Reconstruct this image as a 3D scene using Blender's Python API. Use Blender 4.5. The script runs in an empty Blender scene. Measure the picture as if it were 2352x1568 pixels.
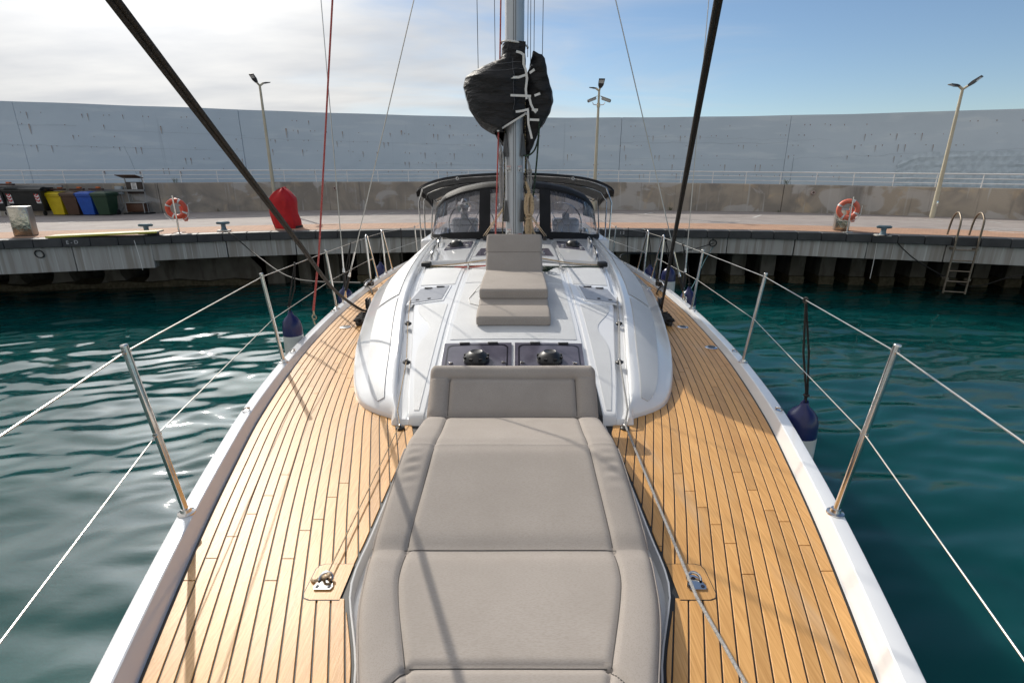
import bpy, bmesh, math, random
import numpy as np
from mathutils import Vector, Matrix
random.seed(7); rng = np.random.default_rng(11)
S = bpy.context.scene; COL = S.collection; R = math.radians
# ---------------------------------------------------------------- camera
F, PITCH, CX, CZ = 1202.0, R(17.9), 0.02, 2.95        # focal length in units of a 2352 wide frame
cam = bpy.data.cameras.new('camera'); cam.sensor_width = 36; cam.lens = 36*F/2352; cam.clip_start = .02; cam.clip_end = 3000
co = bpy.data.objects.new('camera', cam); COL.objects.link(co)
co.location = (CX, 0, CZ); co.rotation_euler = (R(90)-PITCH, 0, 0); S.camera = co
# ---------------------------------------------------------------- sky and sun
SUN_EL, SUN_AZ = R(34.5), R(-34)                        # azimuth from +Y towards +X
w = bpy.data.worlds.new('World'); S.world = w; w.use_nodes = True
N, L = w.node_tree.nodes, w.node_tree.links; N.clear()
def wn(t, **k):
    n = N.new(t)
    for a, b in k.items(): setattr(n, a, b)
    return n
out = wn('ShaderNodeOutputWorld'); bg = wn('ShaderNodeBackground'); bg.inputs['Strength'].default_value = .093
sky = wn('ShaderNodeTexSky', sky_type='NISHITA', sun_disc=False, sun_elevation=SUN_EL, sun_rotation=SUN_AZ, air_density=1.0, dust_density=.15, ozone_density=3.0)
tc = wn('ShaderNodeTexCoord'); sep = wn('ShaderNodeSeparateXYZ'); L.new(tc.outputs['Generated'], sep.inputs[0])
def wm(op, a, b=None, c=None):
    n = wn('ShaderNodeMath', operation=op)
    for i, v in enumerate((a, b, c)):
        if v is None: continue
        if hasattr(v, 'node'): L.new(v, n.inputs[i])
        else: n.inputs[i].default_value = v
    return n.outputs[0]
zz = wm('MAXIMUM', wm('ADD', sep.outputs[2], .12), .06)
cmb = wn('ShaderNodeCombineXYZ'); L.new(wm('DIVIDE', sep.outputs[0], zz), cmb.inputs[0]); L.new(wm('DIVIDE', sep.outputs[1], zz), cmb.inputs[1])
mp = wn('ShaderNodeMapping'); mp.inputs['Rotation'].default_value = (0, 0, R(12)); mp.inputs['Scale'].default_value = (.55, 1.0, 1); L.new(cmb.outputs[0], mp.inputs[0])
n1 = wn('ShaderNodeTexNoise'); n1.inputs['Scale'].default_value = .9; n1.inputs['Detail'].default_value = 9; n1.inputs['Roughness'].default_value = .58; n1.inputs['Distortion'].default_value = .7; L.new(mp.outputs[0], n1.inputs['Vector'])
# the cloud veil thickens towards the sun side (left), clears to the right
side = wm('SUBTRACT', wm('MULTIPLY', sep.outputs[1], -.22), wm('MULTIPLY', wm('ADD', sep.outputs[0], -.20), 1.0))  # extra cloud added behind the camera, out of view, to brighten the breakwater wall
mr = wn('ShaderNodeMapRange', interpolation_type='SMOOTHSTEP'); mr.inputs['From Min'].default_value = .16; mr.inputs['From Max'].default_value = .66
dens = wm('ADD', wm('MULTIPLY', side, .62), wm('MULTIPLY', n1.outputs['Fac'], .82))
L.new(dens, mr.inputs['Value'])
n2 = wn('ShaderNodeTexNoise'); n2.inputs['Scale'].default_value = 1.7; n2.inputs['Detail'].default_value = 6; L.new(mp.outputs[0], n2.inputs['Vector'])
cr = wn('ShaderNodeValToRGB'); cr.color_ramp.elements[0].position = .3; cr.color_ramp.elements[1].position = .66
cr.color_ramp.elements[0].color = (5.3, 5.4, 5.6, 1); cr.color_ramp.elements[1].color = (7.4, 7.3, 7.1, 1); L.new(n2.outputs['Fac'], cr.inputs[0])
dt = wn('ShaderNodeVectorMath', operation='DOT_PRODUCT'); L.new(tc.outputs['Generated'], dt.inputs[0]); dt.inputs[1].default_value = (math.cos(SUN_EL)*math.sin(SUN_AZ), math.cos(SUN_EL)*math.cos(SUN_AZ), math.sin(SUN_EL))
ang = wm('ARCCOSINE', wm('MINIMUM', dt.outputs['Value'], .9999))
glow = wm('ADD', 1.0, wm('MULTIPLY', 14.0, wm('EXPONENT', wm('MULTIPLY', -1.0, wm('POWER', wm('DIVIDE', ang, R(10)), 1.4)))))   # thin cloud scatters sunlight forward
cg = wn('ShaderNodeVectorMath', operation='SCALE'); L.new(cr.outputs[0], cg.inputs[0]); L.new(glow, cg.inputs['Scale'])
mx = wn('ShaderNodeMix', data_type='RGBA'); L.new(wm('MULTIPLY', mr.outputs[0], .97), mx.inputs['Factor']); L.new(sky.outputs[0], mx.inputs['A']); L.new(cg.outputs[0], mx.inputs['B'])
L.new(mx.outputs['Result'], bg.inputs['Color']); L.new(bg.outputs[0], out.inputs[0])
sl = bpy.data.lights.new('sun', 'SUN'); sl.energy = 3.25; sl.angle = R(.5); sl.color = (1, .93, .82)
so = bpy.data.objects.new('sun', sl); COL.objects.link(so)
sd = Vector((math.cos(SUN_EL)*math.sin(SUN_AZ), math.cos(SUN_EL)*math.cos(SUN_AZ), math.sin(SUN_EL)))
so.location = sd*30; so.rotation_euler = (-sd).to_track_quat('-Z', 'Y').to_euler()
vs = S.view_settings; vs.view_transform = 'Standard'; vs.look = 'None'; vs.gamma = 1; vs.exposure = .2; vs.use_curve_mapping = False
# ---------------------------------------------------------------- helpers
cP, sP = math.cos(PITCH), math.sin(PITCH)
def ray(x, y):
    u, v = (x-1176)/F, (y-784)/F
    return (u, cP-v*sP, -sP-v*cP)
def G(x, y, z):                                        # where a line of sight meets the level z
    r = ray(x, y); t = (z-CZ)/r[2]; return Vector((CX+r[0]*t, r[1]*t, z))
def V(x, y, Y):                                        # ... or the upright plane at distance Y
    r = ray(x, y); t = Y/r[1]; return Vector((CX+r[0]*t, Y, CZ+r[2]*t))
def spl(pts):                                          # smooth (Catmull-Rom) curve through points
    P = sorted(pts); xs = [p[0] for p in P]; ys = [p[1] for p in P]; n = len(P)
    m = [(ys[min(i+1, n-1)]-ys[max(i-1, 0)])/(xs[min(i+1, n-1)]-xs[max(i-1, 0)]) for i in range(n)]
    def f(x):
        if x <= xs[0]: return ys[0]+(x-xs[0])*m[0]
        if x >= xs[-1]: return ys[-1]+(x-xs[-1])*m[-1]
        i = max(j for j in range(n-1) if xs[j] <= x); h = xs[i+1]-xs[i]; t = (x-xs[i])/h
        return (2*t**3-3*t*t+1)*ys[i]+(t**3-2*t*t+t)*h*m[i]+(-2*t**3+3*t*t)*ys[i+1]+(t**3-t*t)*h*m[i+1]
    return f
class MB:
    def __init__(s): s.v = []; s.f = []; s.uv = None
    def add(s, v, f):
        o = len(s.v); s.v += [tuple(p) for p in v]; s.f += [tuple(i+o for i in q) for q in f]; return s
    def quad(s, a, b, c, d): return s.add([a, b, c, d], [(0, 1, 2, 3)])
    def box(s, c, size, rot=None, bev=0, seg=2, taper=None):
        bm = bmesh.new(); bmesh.ops.create_cube(bm, size=1)
        for v in bm.verts:
            k = 1
            if taper and v.co.z < 0: k = taper
            v.co = Vector((v.co.x*size[0]*k, v.co.y*size[1]*k, v.co.z*size[2]))
        if bev: bmesh.ops.bevel(bm, geom=bm.edges[:], offset=bev, segments=seg, profile=.5, affect='EDGES')
        M = Matrix.Translation(Vector(c)) @ (rot.to_4x4() if rot is not None else Matrix())
        bm.verts.index_update()
        s.add([M @ v.co for v in bm.verts], [[v.index for v in f.verts] for f in bm.faces]); bm.free(); return s
    def tube(s, pts, r, n=8, cap=True):
        P = [Vector(p) for p in pts]; k = len(P); rr = r if isinstance(r, (list, tuple)) else [r]*k
        t0 = (P[1]-P[0]).normalized(); up = Vector((0, 0, 1)) if abs(t0.z) < .9 else Vector((1, 0, 0)); a = t0.cross(up).normalized()
        vs_, fs = [], []
        for i in range(k):
            t = (P[min(i+1, k-1)]-P[max(i-1, 0)]).normalized(); a = (a-t*a.dot(t)).normalized(); b = t.cross(a)
            for j in range(n):
                q = 2*math.pi*j/n; vs_.append(P[i]+(a*math.cos(q)+b*math.sin(q))*rr[i])
        for i in range(k-1):
            for j in range(n): fs.append((i*n+j, i*n+(j+1) % n, (i+1)*n+(j+1) % n, (i+1)*n+j))
        if cap: fs += [tuple(range(n))[::-1], tuple((k-1)*n+j for j in range(n))]
        return s.add(vs_, fs)
    def lathe(s, prof, c=(0, 0, 0), n=20, axis=(0, 0, 1)):
        q = Vector((0, 0, 1)).rotation_difference(Vector(axis).normalized()); c = Vector(c); k = len(prof)
        vs_ = [c+q @ Vector((r*math.cos(2*math.pi*j/n), r*math.sin(2*math.pi*j/n), z)) for r, z in prof for j in range(n)]
        fs = [(i*n+j, i*n+(j+1) % n, (i+1)*n+(j+1) % n, (i+1)*n+j) for i in range(k-1) for j in range(n)]
        fs += [tuple(range(n))[::-1], tuple((k-1)*n+j for j in range(n))]
        return s.add(vs_, fs)
    def torus(s, c, Rr, r, axis=(0, 1, 0), n=32, m=10, a0=0, a1=2*math.pi):
        q = Vector((0, 0, 1)).rotation_difference(Vector(axis).normalized()); c = Vector(c); full = abs(a1-a0-2*math.pi) < 1e-6
        k = n if full else n+1
        vs_ = []
        for i in range(k):
            A = a0+(a1-a0)*i/n
            for j in range(m):
                B = 2*math.pi*j/m; vs_.append(c+q @ Vector(((Rr+r*math.cos(B))*math.cos(A), (Rr+r*math.cos(B))*math.sin(A), r*math.sin(B))))
        fs = [(i*m+j, ((i+1) % k)*m+j, ((i+1) % k)*m+(j+1) % m, i*m+(j+1) % m) for i in range(n) for j in range(m)]
        return s.add(vs_, fs)
    def grid(s, rows, wrap=False):                     # rows of points -> quads
        m = len(rows[0]); vs_ = [p for r in rows for p in r]; fs = []
        for i in range(len(rows)-1):
            for j in range(m if wrap else m-1): fs.append((i*m+j, i*m+(j+1) % m, (i+1)*m+(j+1) % m, (i+1)*m+j))
        return s.add(vs_, fs)
    def prism(s, poly, z0, z1):                        # vertical prism over a plan polygon
        n = len(poly); zz0 = z0 if callable(z0) else (lambda x, y: z0); zz1 = z1 if callable(z1) else (lambda x, y: z1)
        vs_ = [(x, y, zz0(x, y)) for x, y in poly]+[(x, y, zz1(x, y)) for x, y in poly]
        return s.add(vs_, [tuple(range(n))[::-1], tuple(range(n, 2*n))]+[(i, (i+1) % n, n+(i+1) % n, n+i) for i in range(n)])
    def build(s, name, mat, parent=None, label=None, kind=None, ang=40, smooth=True, local=False, fix=True):
        off = Vector((0, 0, 0))
        if parent is not None and not local:
            p = parent
            while p is not None: off += p.location; p = p.parent
        me = bpy.data.meshes.new(name); me.from_pydata([tuple(Vector(v)-off) for v in s.v], [], s.f)
        if fix:
            bm = bmesh.new(); bm.from_mesh(me); bmesh.ops.recalc_face_normals(bm, faces=bm.faces); bm.to_mesh(me); bm.free()
        me.materials.append(mat)
        if smooth:
            me.polygons.foreach_set('use_smooth', [True]*len(me.polygons)); me.set_sharp_from_angle(angle=R(ang))
        o = bpy.data.objects.new(name, me); COL.objects.link(o)
        if parent is not None: o.parent = parent
        if label: o['label'] = label
        if kind: o['kind'] = kind
        return o
def tag(o, label, cat, group=None):
    o['label'] = label; o['category'] = cat
    if group: o['group'] = group
    return o
def thing(name, label, cat, loc=(0, 0, 0), group=None, yaw=0):
    o = bpy.data.objects.new(name, None); COL.objects.link(o); o.location = loc; o.empty_display_size = .2; o.rotation_euler.z = yaw
    return tag(o, label, cat, group)
def copy_tree(o, loc, label=None, yaw=None):
    r = o.copy(); COL.objects.link(r); r.location = loc
    if label: r['label'] = label
    if yaw is not None: r.rotation_euler.z = yaw
    for ch in list(o.children):
        c = ch.copy(); COL.objects.link(c); c.parent = r
        for g in list(ch.children):
            d = g.copy(); COL.objects.link(d); d.parent = c
    return r
def text_mesh(name, body, size, mat, parent, mtx, label=None):
    cu = bpy.data.curves.new(name, 'FONT'); cu.body = body; cu.size = size; cu.extrude = .0004; cu.align_x = 'CENTER'; cu.align_y = 'CENTER'
    t = bpy.data.objects.new(name, cu); COL.objects.link(t); bpy.context.view_layer.update()
    me = bpy.data.meshes.new_from_object(t.evaluated_get(bpy.context.evaluated_depsgraph_get())); bpy.data.objects.remove(t)
    o = bpy.data.objects.new(name, me); COL.objects.link(o); me.materials.clear(); me.materials.append(mat); o.parent = parent; o.matrix_local = mtx
    return o
# ---------------------------------------------------------------- materials
def mat(name, col, rough=.5, metal=0, col2=None, scale=4, stretch=(1, 1, 1), detail=5, lo=.35, hi=.65, bump=0, bscale=60, bstretch=(1, 1, 1), spec=.5, coat=0, vary=0, dist=0):
    m = bpy.data.materials.new(name); m.use_nodes = True; nt = m.node_tree; b = nt.nodes['Principled BSDF']
    b.inputs['Base Color'].default_value = (*col, 1); b.inputs['Roughness'].default_value = rough; b.inputs['Metallic'].default_value = metal
    b.inputs['Specular IOR Level'].default_value = spec; b.inputs['Coat Weight'].default_value = coat; b.inputs['Coat Roughness'].default_value = .05
    t = nt.nodes.new('ShaderNodeTexCoord')
    def noise(sc, st, det, d=0):
        mp = nt.nodes.new('ShaderNodeMapping'); mp.inputs['Scale'].default_value = st; nt.links.new(t.outputs['Object'], mp.inputs[0])
        n = nt.nodes.new('ShaderNodeTexNoise'); n.inputs['Scale'].default_value = sc; n.inputs['Detail'].default_value = det; n.inputs['Distortion'].default_value = d; nt.links.new(mp.outputs[0], n.inputs['Vector']); return n, mp
    c = None
    if col2:
        n, mp = noise(scale, stretch, detail, dist)
        r = nt.nodes.new('ShaderNodeValToRGB'); r.color_ramp.elements[0].position = lo; r.color_ramp.elements[1].position = hi
        r.color_ramp.elements[0].color = (*col, 1); r.color_ramp.elements[1].color = (*col2, 1); nt.links.new(n.outputs['Fac'], r.inputs[0]); c = r.outputs[0]
        m['ramp'] = r.name
    if vary:
        oi = nt.nodes.new('ShaderNodeObjectInfo'); hs = nt.nodes.new('ShaderNodeHueSaturation')
        mr = nt.nodes.new('ShaderNodeMapRange'); mr.inputs['To Min'].default_value = 1-vary; mr.inputs['To Max'].default_value = 1+vary
        nt.links.new(oi.outputs['Random'], mr.inputs[0]); nt.links.new(mr.outputs[0], hs.inputs['Value'])
        if c: nt.links.new(c, hs.inputs['Color'])
        else: hs.inputs['Color'].default_value = (*col, 1)
        c = hs.outputs[0]
    if c: nt.links.new(c, b.inputs['Base Color'])
    if bump:
        n, _ = noise(bscale, bstretch, 4); bp = nt.nodes.new('ShaderNodeBump'); bp.inputs['Strength'].default_value = bump; bp.inputs['Distance'].default_value = .01
        nt.links.new(n.outputs['Fac'], bp.inputs['Height']); nt.links.new(bp.outputs[0], b.inputs['Normal'])
    return m
def layer(m, col, scale, stretch=(1, 1, 1), lo=.55, hi=.62, detail=6, dist=0, amt=1, coord='Object', off=(0, 0, 0)):   # another colour laid over in noise-shaped patches
    nt = m.node_tree; b = nt.nodes['Principled BSDF']; i = b.inputs['Base Color']
    t = nt.nodes.new('ShaderNodeTexCoord'); mp = nt.nodes.new('ShaderNodeMapping'); mp.inputs['Scale'].default_value = stretch; mp.inputs['Location'].default_value = off; nt.links.new(t.outputs[coord], mp.inputs[0])
    n = nt.nodes.new('ShaderNodeTexNoise'); n.inputs['Scale'].default_value = scale; n.inputs['Detail'].default_value = detail; n.inputs['Distortion'].default_value = dist; nt.links.new(mp.outputs[0], n.inputs['Vector'])
    mr = nt.nodes.new('ShaderNodeMapRange'); mr.interpolation_type = 'SMOOTHSTEP'; mr.inputs['From Min'].default_value = lo; mr.inputs['From Max'].default_value = hi; mr.inputs['To Max'].default_value = amt; nt.links.new(n.outputs['Fac'], mr.inputs[0])
    mx = nt.nodes.new('ShaderNodeMix'); mx.data_type = 'RGBA'; nt.links.new(mr.outputs[0], mx.inputs['Factor'])
    if i.is_linked: nt.links.new(i.links[0].from_socket, mx.inputs['A'])
    else: mx.inputs['A'].default_value = i.default_value
    mx.inputs['B'].default_value = (*col, 1); nt.links.new(mx.outputs['Result'], i); return m
gel = mat('white_gelcoat', (.74, .75, .76), .16, col2=(.70, .71, .73), scale=1.5, spec=.5, coat=.5)
nonskid = mat('nonskid_gelcoat', (.60, .61, .62), .5, col2=(.55, .56, .57), scale=3, bump=.25, bscale=260)
steel = mat('polished_steel', (.72, .70, .67), .13, 1, col2=(.58, .55, .52), scale=14, bump=.02, bscale=30)
wire = mat('wire_rope', (.55, .53, .49), .35, 1)
teak = mat('teak', (.465, .238, .074), .42, col2=(.63, .355, .130), scale=1, stretch=(150, 5, 10), detail=5, lo=.3, hi=.7, vary=.13, bump=.12, bscale=1, bstretch=(500, 14, 10), spec=.45)
layer(teak, (.40, .19, .058), 1.2, (3, 1.3, 1), .5, .75, amt=.35)
layer(teak, (.47, .36, .25), 1.5, (6, .8, 1), .56, .74, amt=.35, off=(3, 1, 0))
caulk = mat('black_caulk', (.012, .013, .014), .55)
fabric = mat('taupe_fabric', (.338, .302, .272), .85, col2=(.368, .33, .299), scale=5, bump=.10, bscale=1, bstretch=(120, 700, 300), spec=.2)
layer(fabric, (.285, .25, .215), 1, (90, 520, 200), .45, .62, detail=2, amt=.5)
fabric2 = mat('taupe_border_fabric', (.328, .293, .265), .82, col2=(.36, .322, .292), scale=7, bump=.12, bscale=600, spec=.2)
layer(fabric2, (.275, .243, .21), 260, (1, 1, 1), .5, .62, detail=2, amt=.5)
seam = mat('seam_thread', (.05, .047, .045), .8)
coverm = mat('black_cover_canvas', (.011, .011, .012), .6, col2=(.019, .019, .021), scale=5, bump=1, bscale=5, bstretch=(1, 1, 3.2), spec=.35)
coverm.node_tree.nodes['Bump'].inputs['Distance'].default_value = .05
black = mat('black_canvas', (.010, .010, .011), .62, col2=(.016, .016, .018), scale=5, bump=.3, bscale=300, spec=.25)
blackpl = mat('black_plastic', (.018, .018, .019), .42, col2=(.03, .03, .03), scale=8)
rubber = mat('dark_rubber', (.015, .015, .016), .6)
ropeblk = mat('black_rope', (.010, .009, .0085), .7, col2=(.018, .0155, .0135), scale=120, detail=1, lo=.5, hi=.56, bump=.5, bscale=200)
ropebeige = mat('beige_rope', (.42, .31, .19), .8, col2=(.55, .42, .27), scale=60, bump=.6, bscale=160)
layer(ropebeige, (.03, .025, .02), 90, lo=.66, hi=.70, detail=1)
ropegrey = mat('grey_rope', (.25, .245, .235), .8, col2=(.42, .41, .40), scale=150, bump=.6, bscale=220)
ropered = mat('red_rope', (.42, .035, .03), .75, col2=(.55, .20, .17), scale=220, detail=1, lo=.5, hi=.58, bump=.4, bscale=220)
ropegreen = mat('dark_green_rope', (.006, .022, .012), .7, col2=(.05, .10, .06), scale=60, detail=1, lo=.58, hi=.63, bump=.4, bscale=200)
ropemix = mat('flecked_rope', (.02, .018, .014), .75, col2=(.30, .24, .12), scale=90, detail=1, lo=.52, hi=.57, bump=.4, bscale=200)
alu = mat('anodised_aluminium', (.50, .53, .56), .42, .35, col2=(.45, .48, .51), scale=2, stretch=(4, 4, .3))
smoke = mat('smoked_acrylic', (.085, .08, .105), .07, col2=(.12, .112, .145), scale=7, spec=.6, bump=.02, bscale=40)
smoke_dark = mat('hatch_inner_seal', (.02, .019, .026), .1, spec=.6)
wht = mat('white_paint', (.78, .78, .77), .4, col2=(.70, .70, .69), scale=6)
webbing = mat('white_webbing', (.72, .71, .68), .7, bump=.3, bscale=300)
navy = mat('navy_vinyl', (.008, .012, .075), .28, col2=(.012, .018, .095), scale=9)
fwhite = mat('fender_white_vinyl', (.66, .66, .63), .38, col2=(.56, .56, .52), scale=9)
pale_hatch = mat('pale_hatch_cover', (.27, .28, .31), .25, col2=(.31, .32, .35), scale=12)
# ================================================================ SETTING
QZ = 1.55                                              # quay level above the water
EY = spl([(-34, 2.2), (-24, 6.4), (-17, 9.2)]+[tuple(G(x, y, QZ)[:2]) for x, y in ((0, 552), (300, 543.5), (585, 534), (900, 528.5), (1176, 526.5), (1400, 526.8), (1764, 531.5), (2050, 540), (2352, 550))]+[(17, 8.9), (24, 5.6), (34, 1.0)])
PY = spl([(-34, 8.5), (-24, 12), (-13.4, 13.5), (-9, 14.2), (-5, 14.5), (0, 14.55), (5, 14.5), (9, 14.3), (13.6, 13.9), (24, 12), (34, 8)])   # face of the piers under the quay
WY = spl([(-44, 13.0), (-30, 16.2)]+[tuple(G(x, y, QZ)[:2]) for x, y in ((40, 495.5), (340, 490), (585, 484.5), (900, 481.8), (1176, 481.3), (1378, 482), (1700, 485.5), (1965, 491.5), (2140, 497), (2352, 504.5))]+[(24, 12.6), (34, 6.5)])  # low wall
def on_curve(fy, px, py):                              # where the line of sight of a pixel meets an upright curved face
    lo, hi = -40.0, 32.0
    for _ in range(60):
        m = (lo+hi)/2; x = V(px, py, fy(m)).x
        if m < x: lo = m
        else: hi = m
    p = V(px, py, fy(lo)); return p
def walk(fy, x0, x1, step):                            # points at an even spacing along a plan curve
    out, x, acc = [], x0, 0.0; px, py = x0, fy(x0); out.append((px, py))
    while x < x1:
        x += .02; y = fy(x); acc += math.hypot(x-px, y-py); px, py = x, y
        if acc >= step: out.append((x, y)); acc = 0
    return out
def nrm(fy, x):                                        # unit normal of the curve pointing away from the water
    d = (fy(x+.05)-fy(x-.05))/.1; n = Vector((-d, 1, 0)).normalized(); return n
def struct(o): o['kind'] = 'structure'; return o
# ---- water: real ripples in front, a flat sheet to the far distance
water = mat('sea_water', (.0024, .040, .042), .03, col2=(.0036, .058, .056), scale=.35, detail=3, spec=.5, bump=.10, bscale=6, bstretch=(1.0, 2.6, 1))
wb = water.node_tree.nodes['Principled BSDF']; wb.inputs['IOR'].default_value = 1.333; wb.subsurface_method = 'BURLEY'; wb.inputs['Subsurface Weight'].default_value = 1; wb.inputs['Subsurface Radius'].default_value = (.5, 1, 1); wb.inputs['Subsurface Scale'].default_value = .9   # light spreads under the surface
xs = np.concatenate([np.linspace(-40, -18, 110)[:-1], np.linspace(-18, 18, 640), np.linspace(18, 40, 110)[1:]]); ys = np.concatenate([np.linspace(-14, -1, 60)[:-1], np.linspace(-1, 16.6, 380)])
X, Y = np.meshgrid(xs, ys); Z = np.zeros_like(X)
for i in range(70):
    lam = 10**rng.uniform(math.log10(.26), math.log10(1.7)); k = 2*math.pi/lam; a = rng.normal(R(96), R(24))
    amp = .0027*lam**.85*rng.uniform(.5, 1.3); Z += amp*np.sin(k*(X*math.cos(a)+Y*math.sin(a))+rng.uniform(0, 6.28))
gust = np.zeros_like(X)
for i in range(8):
    gust += np.sin(rng.uniform(.2, .9)*X+rng.uniform(.3, 1.3)*Y+rng.uniform(0, 6.28))
Z *= .85+.16*np.clip(gust/2, -2, 2)
V3 = np.stack([X, Y, Z], -1).reshape(-1, 3); ny, nx = X.shape
b = MB(); b.v = V3.tolist(); b.f = [(j*nx+i, j*nx+i+1, (j+1)*nx+i+1, (j+1)*nx+i) for j in range(ny-1) for i in range(nx-1)]
struct(b.build('water', water, fix=False, ang=180))
b = MB(); o_, i_ = 900, 40
b.add([(-o_, -o_, -.01), (o_, -o_, -.01), (o_, o_, -.01), (-o_, o_, -.01), (-40, -14, 0), (40, -14, 0), (40, 16.6, 0), (-40, 16.6, 0)], [(0, 1, 5, 4), (1, 2, 6, 5), (2, 3, 7, 6), (3, 0, 4, 7)])
struct(b.build('sea', water, smooth=False))
# ---- quay: ground sheets
asphalt = mat('pale_asphalt', (.255, .225, .212), .85, col2=(.315, .28, .262), scale=2.2, detail=8, bump=.25, bscale=60)
layer(asphalt, (.18, .158, .148), .55, lo=.5, hi=.72, detail=8, dist=.6, amt=.6); layer(asphalt, (.10, .09, .085), 1.1, (1, 1, 1), lo=.68, hi=.74, detail=5, amt=.5, off=(4, 4, 0))
pav = mat('brick_pavers', (.42, .25, .17), .85, bump=.3, bscale=80)
nt = pav.node_tree; bk = nt.nodes.new('ShaderNodeTexBrick'); uvn = nt.nodes.new('ShaderNodeUVMap')
bk.inputs['Scale'].default_value = 1; bk.inputs['Brick Width'].default_value = .22; bk.inputs['Row Height'].default_value = .11; bk.inputs['Mortar Size'].default_value = .008
bk.inputs['Color1'].default_value = (.44, .265, .17, 1); bk.inputs['Color2'].default_value = (.35, .20, .125, 1); bk.inputs['Mortar'].default_value = (.24, .16, .12, 1); nt.links.new(uvn.outputs[0], bk.inputs['Vector'])
nt.links.new(bk.outputs[0], nt.nodes['Principled BSDF'].inputs['Base Color'])
layer(pav, (.30, .19, .14), .8, lo=.6, hi=.75, amt=.5)
def band(fy, x0, x1, d0, d1, z, n=160):
    rows = []
    for i in range(n+1):
        x = x0+(x1-x0)*i/n; q = nrm(fy, x); p = Vector((x, fy(x), 0)); a, c = p+q*d0, p+q*d1; rows.append([(a.x, a.y, z), (c.x, c.y, z)])
    return rows
pavers = MB().grid(band(EY, -33, 33, .34, 1.95, QZ+.004)).build('brick_paving', pav, smooth=False); struct(pavers)
uvl = pavers.data.uv_layers.new(name='UVMap'); acc = 0; pts_ = [v.co.copy() for v in pavers.data.vertices]; arc = [0]
for i in range(1, len(pts_)//2): arc.append(arc[-1]+(pts_[2*i]-pts_[2*i-2]).length)
for lp in pavers.data.loops: uvl.data[lp.index].uv = (arc[lp.vertex_index//2], 1.61*(lp.vertex_index % 2))
rows = []
for i in range(121):
    x = -33+66*i/120; q = nrm(EY, x); e = Vector((x, EY(x), QZ))+q*.32; wl = x*1.12; rows.append([(e.x, e.y, QZ), (wl, WY(wl)+3, QZ)])
ground = struct(MB().grid(rows).build('quay_pavement', asphalt, smooth=False))
lines = mat('worn_road_paint', (.56, .55, .53), .7, col2=(.34, .31, .29), scale=9, lo=.45, hi=.7)
for (xa, ya, xb, yb) in ((135, 513, 190, 507), (395, 506, 450, 500), (635, 507, 680, 500), (850, 495, 905, 489), (1045, 493, 1100, 487), (1255, 491, 1297, 487), (1480, 492, 1500, 488), (1730, 500, 1748, 494), (2100, 503, 2165, 508), (1590, 507, 1700, 508), (2235, 505, 2305, 513), (2212, 522, 2352, 527), (2240, 526, 2352, 531), (2270, 530, 2352, 536)):
    p, q = G(xa, ya, QZ+.005), G(xb, yb, QZ+.005); d = (q-p).normalized(); s = Vector((-d.y, d.x, 0))*.045
    MB().quad(p-s, q-s, q+s, p+s).build('parking_line', lines, ground, smooth=False)
# ---- quay front: dark coping blocks, streaked concrete panels, piers in the shade below
coping = mat('dark_coping', (.030, .031, .034), .6, col2=(.05, .052, .055), scale=3, bump=.15, bscale=60, vary=.12)
conc = mat('streaked_concrete', (.37, .365, .35), .85, col2=(.27, .25, .225), scale=1, stretch=(9, 9, .35), detail=6, lo=.42, hi=.6, bump=.2, bscale=60, vary=.06)
layer(conc, (.50, .51, .50), 1, (22, 22, .5), .58, .66, amt=.7); layer(conc, (.12, .085, .06), 1, (30, 30, .4), .64, .72, amt=.6)
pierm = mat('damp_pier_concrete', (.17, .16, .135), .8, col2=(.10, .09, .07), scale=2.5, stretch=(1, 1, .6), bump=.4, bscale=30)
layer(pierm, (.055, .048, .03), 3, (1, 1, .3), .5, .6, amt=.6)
weedm = mat('tide_weed', (.045, .035, .012), .7, col2=(.10, .085, .045), scale=12, bump=.6, bscale=30)
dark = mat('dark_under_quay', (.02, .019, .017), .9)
quay = thing('quay_edge', 'curved concrete quay front with dark coping above dark piers', 'quay', (0, 13.8, 0))
E1 = walk(EY, -26, 26, .52)
for (xa, ya), (xb, yb) in zip(E1, E1[1:]):
    p, q = Vector((xa, ya, 0)), Vector((xb, yb, 0)); d = (q-p).normalized(); n = Vector((-d.y, d.x, 0)); g = .006
    c = (p+q)/2+n*.17; MB().box((c.x, c.y, QZ-.095), ((q-p).length-g, .34, .19), Matrix.Rotation(math.atan2(d.y, d.x), 3, 'Z'), .010, 1).build('coping_block', coping, quay)
joint_left = G(360, 560, 1.3).x
E2 = walk(EY, -26, 26, 1.56); zl = []
for (xa, ya), (xb, yb) in zip(E2, E2[1:]):
    p, q = Vector((xa, ya, 0)), Vector((xb, yb, 0)); d = (q-p).normalized(); n = Vector((-d.y, d.x, 0))
    zb = .80 if (xa+xb)/2 < joint_left else .965
    c = (p+q)/2+n*.26; MB().box((c.x, c.y, (zb+QZ-.192)/2), ((q-p).length-.012, .36, QZ-.192-zb), Matrix.Rotation(math.atan2(d.y, d.x), 3, 'Z'), .008, 1).build('concrete_panel', conc, quay)
rows = [];
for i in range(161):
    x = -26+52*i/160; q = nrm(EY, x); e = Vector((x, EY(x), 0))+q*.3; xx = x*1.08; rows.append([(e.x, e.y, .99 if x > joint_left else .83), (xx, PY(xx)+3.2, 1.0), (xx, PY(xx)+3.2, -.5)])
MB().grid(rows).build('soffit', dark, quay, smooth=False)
PXL = spl([(1440, 5.0)]+[(2352, 13.4)])
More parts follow.
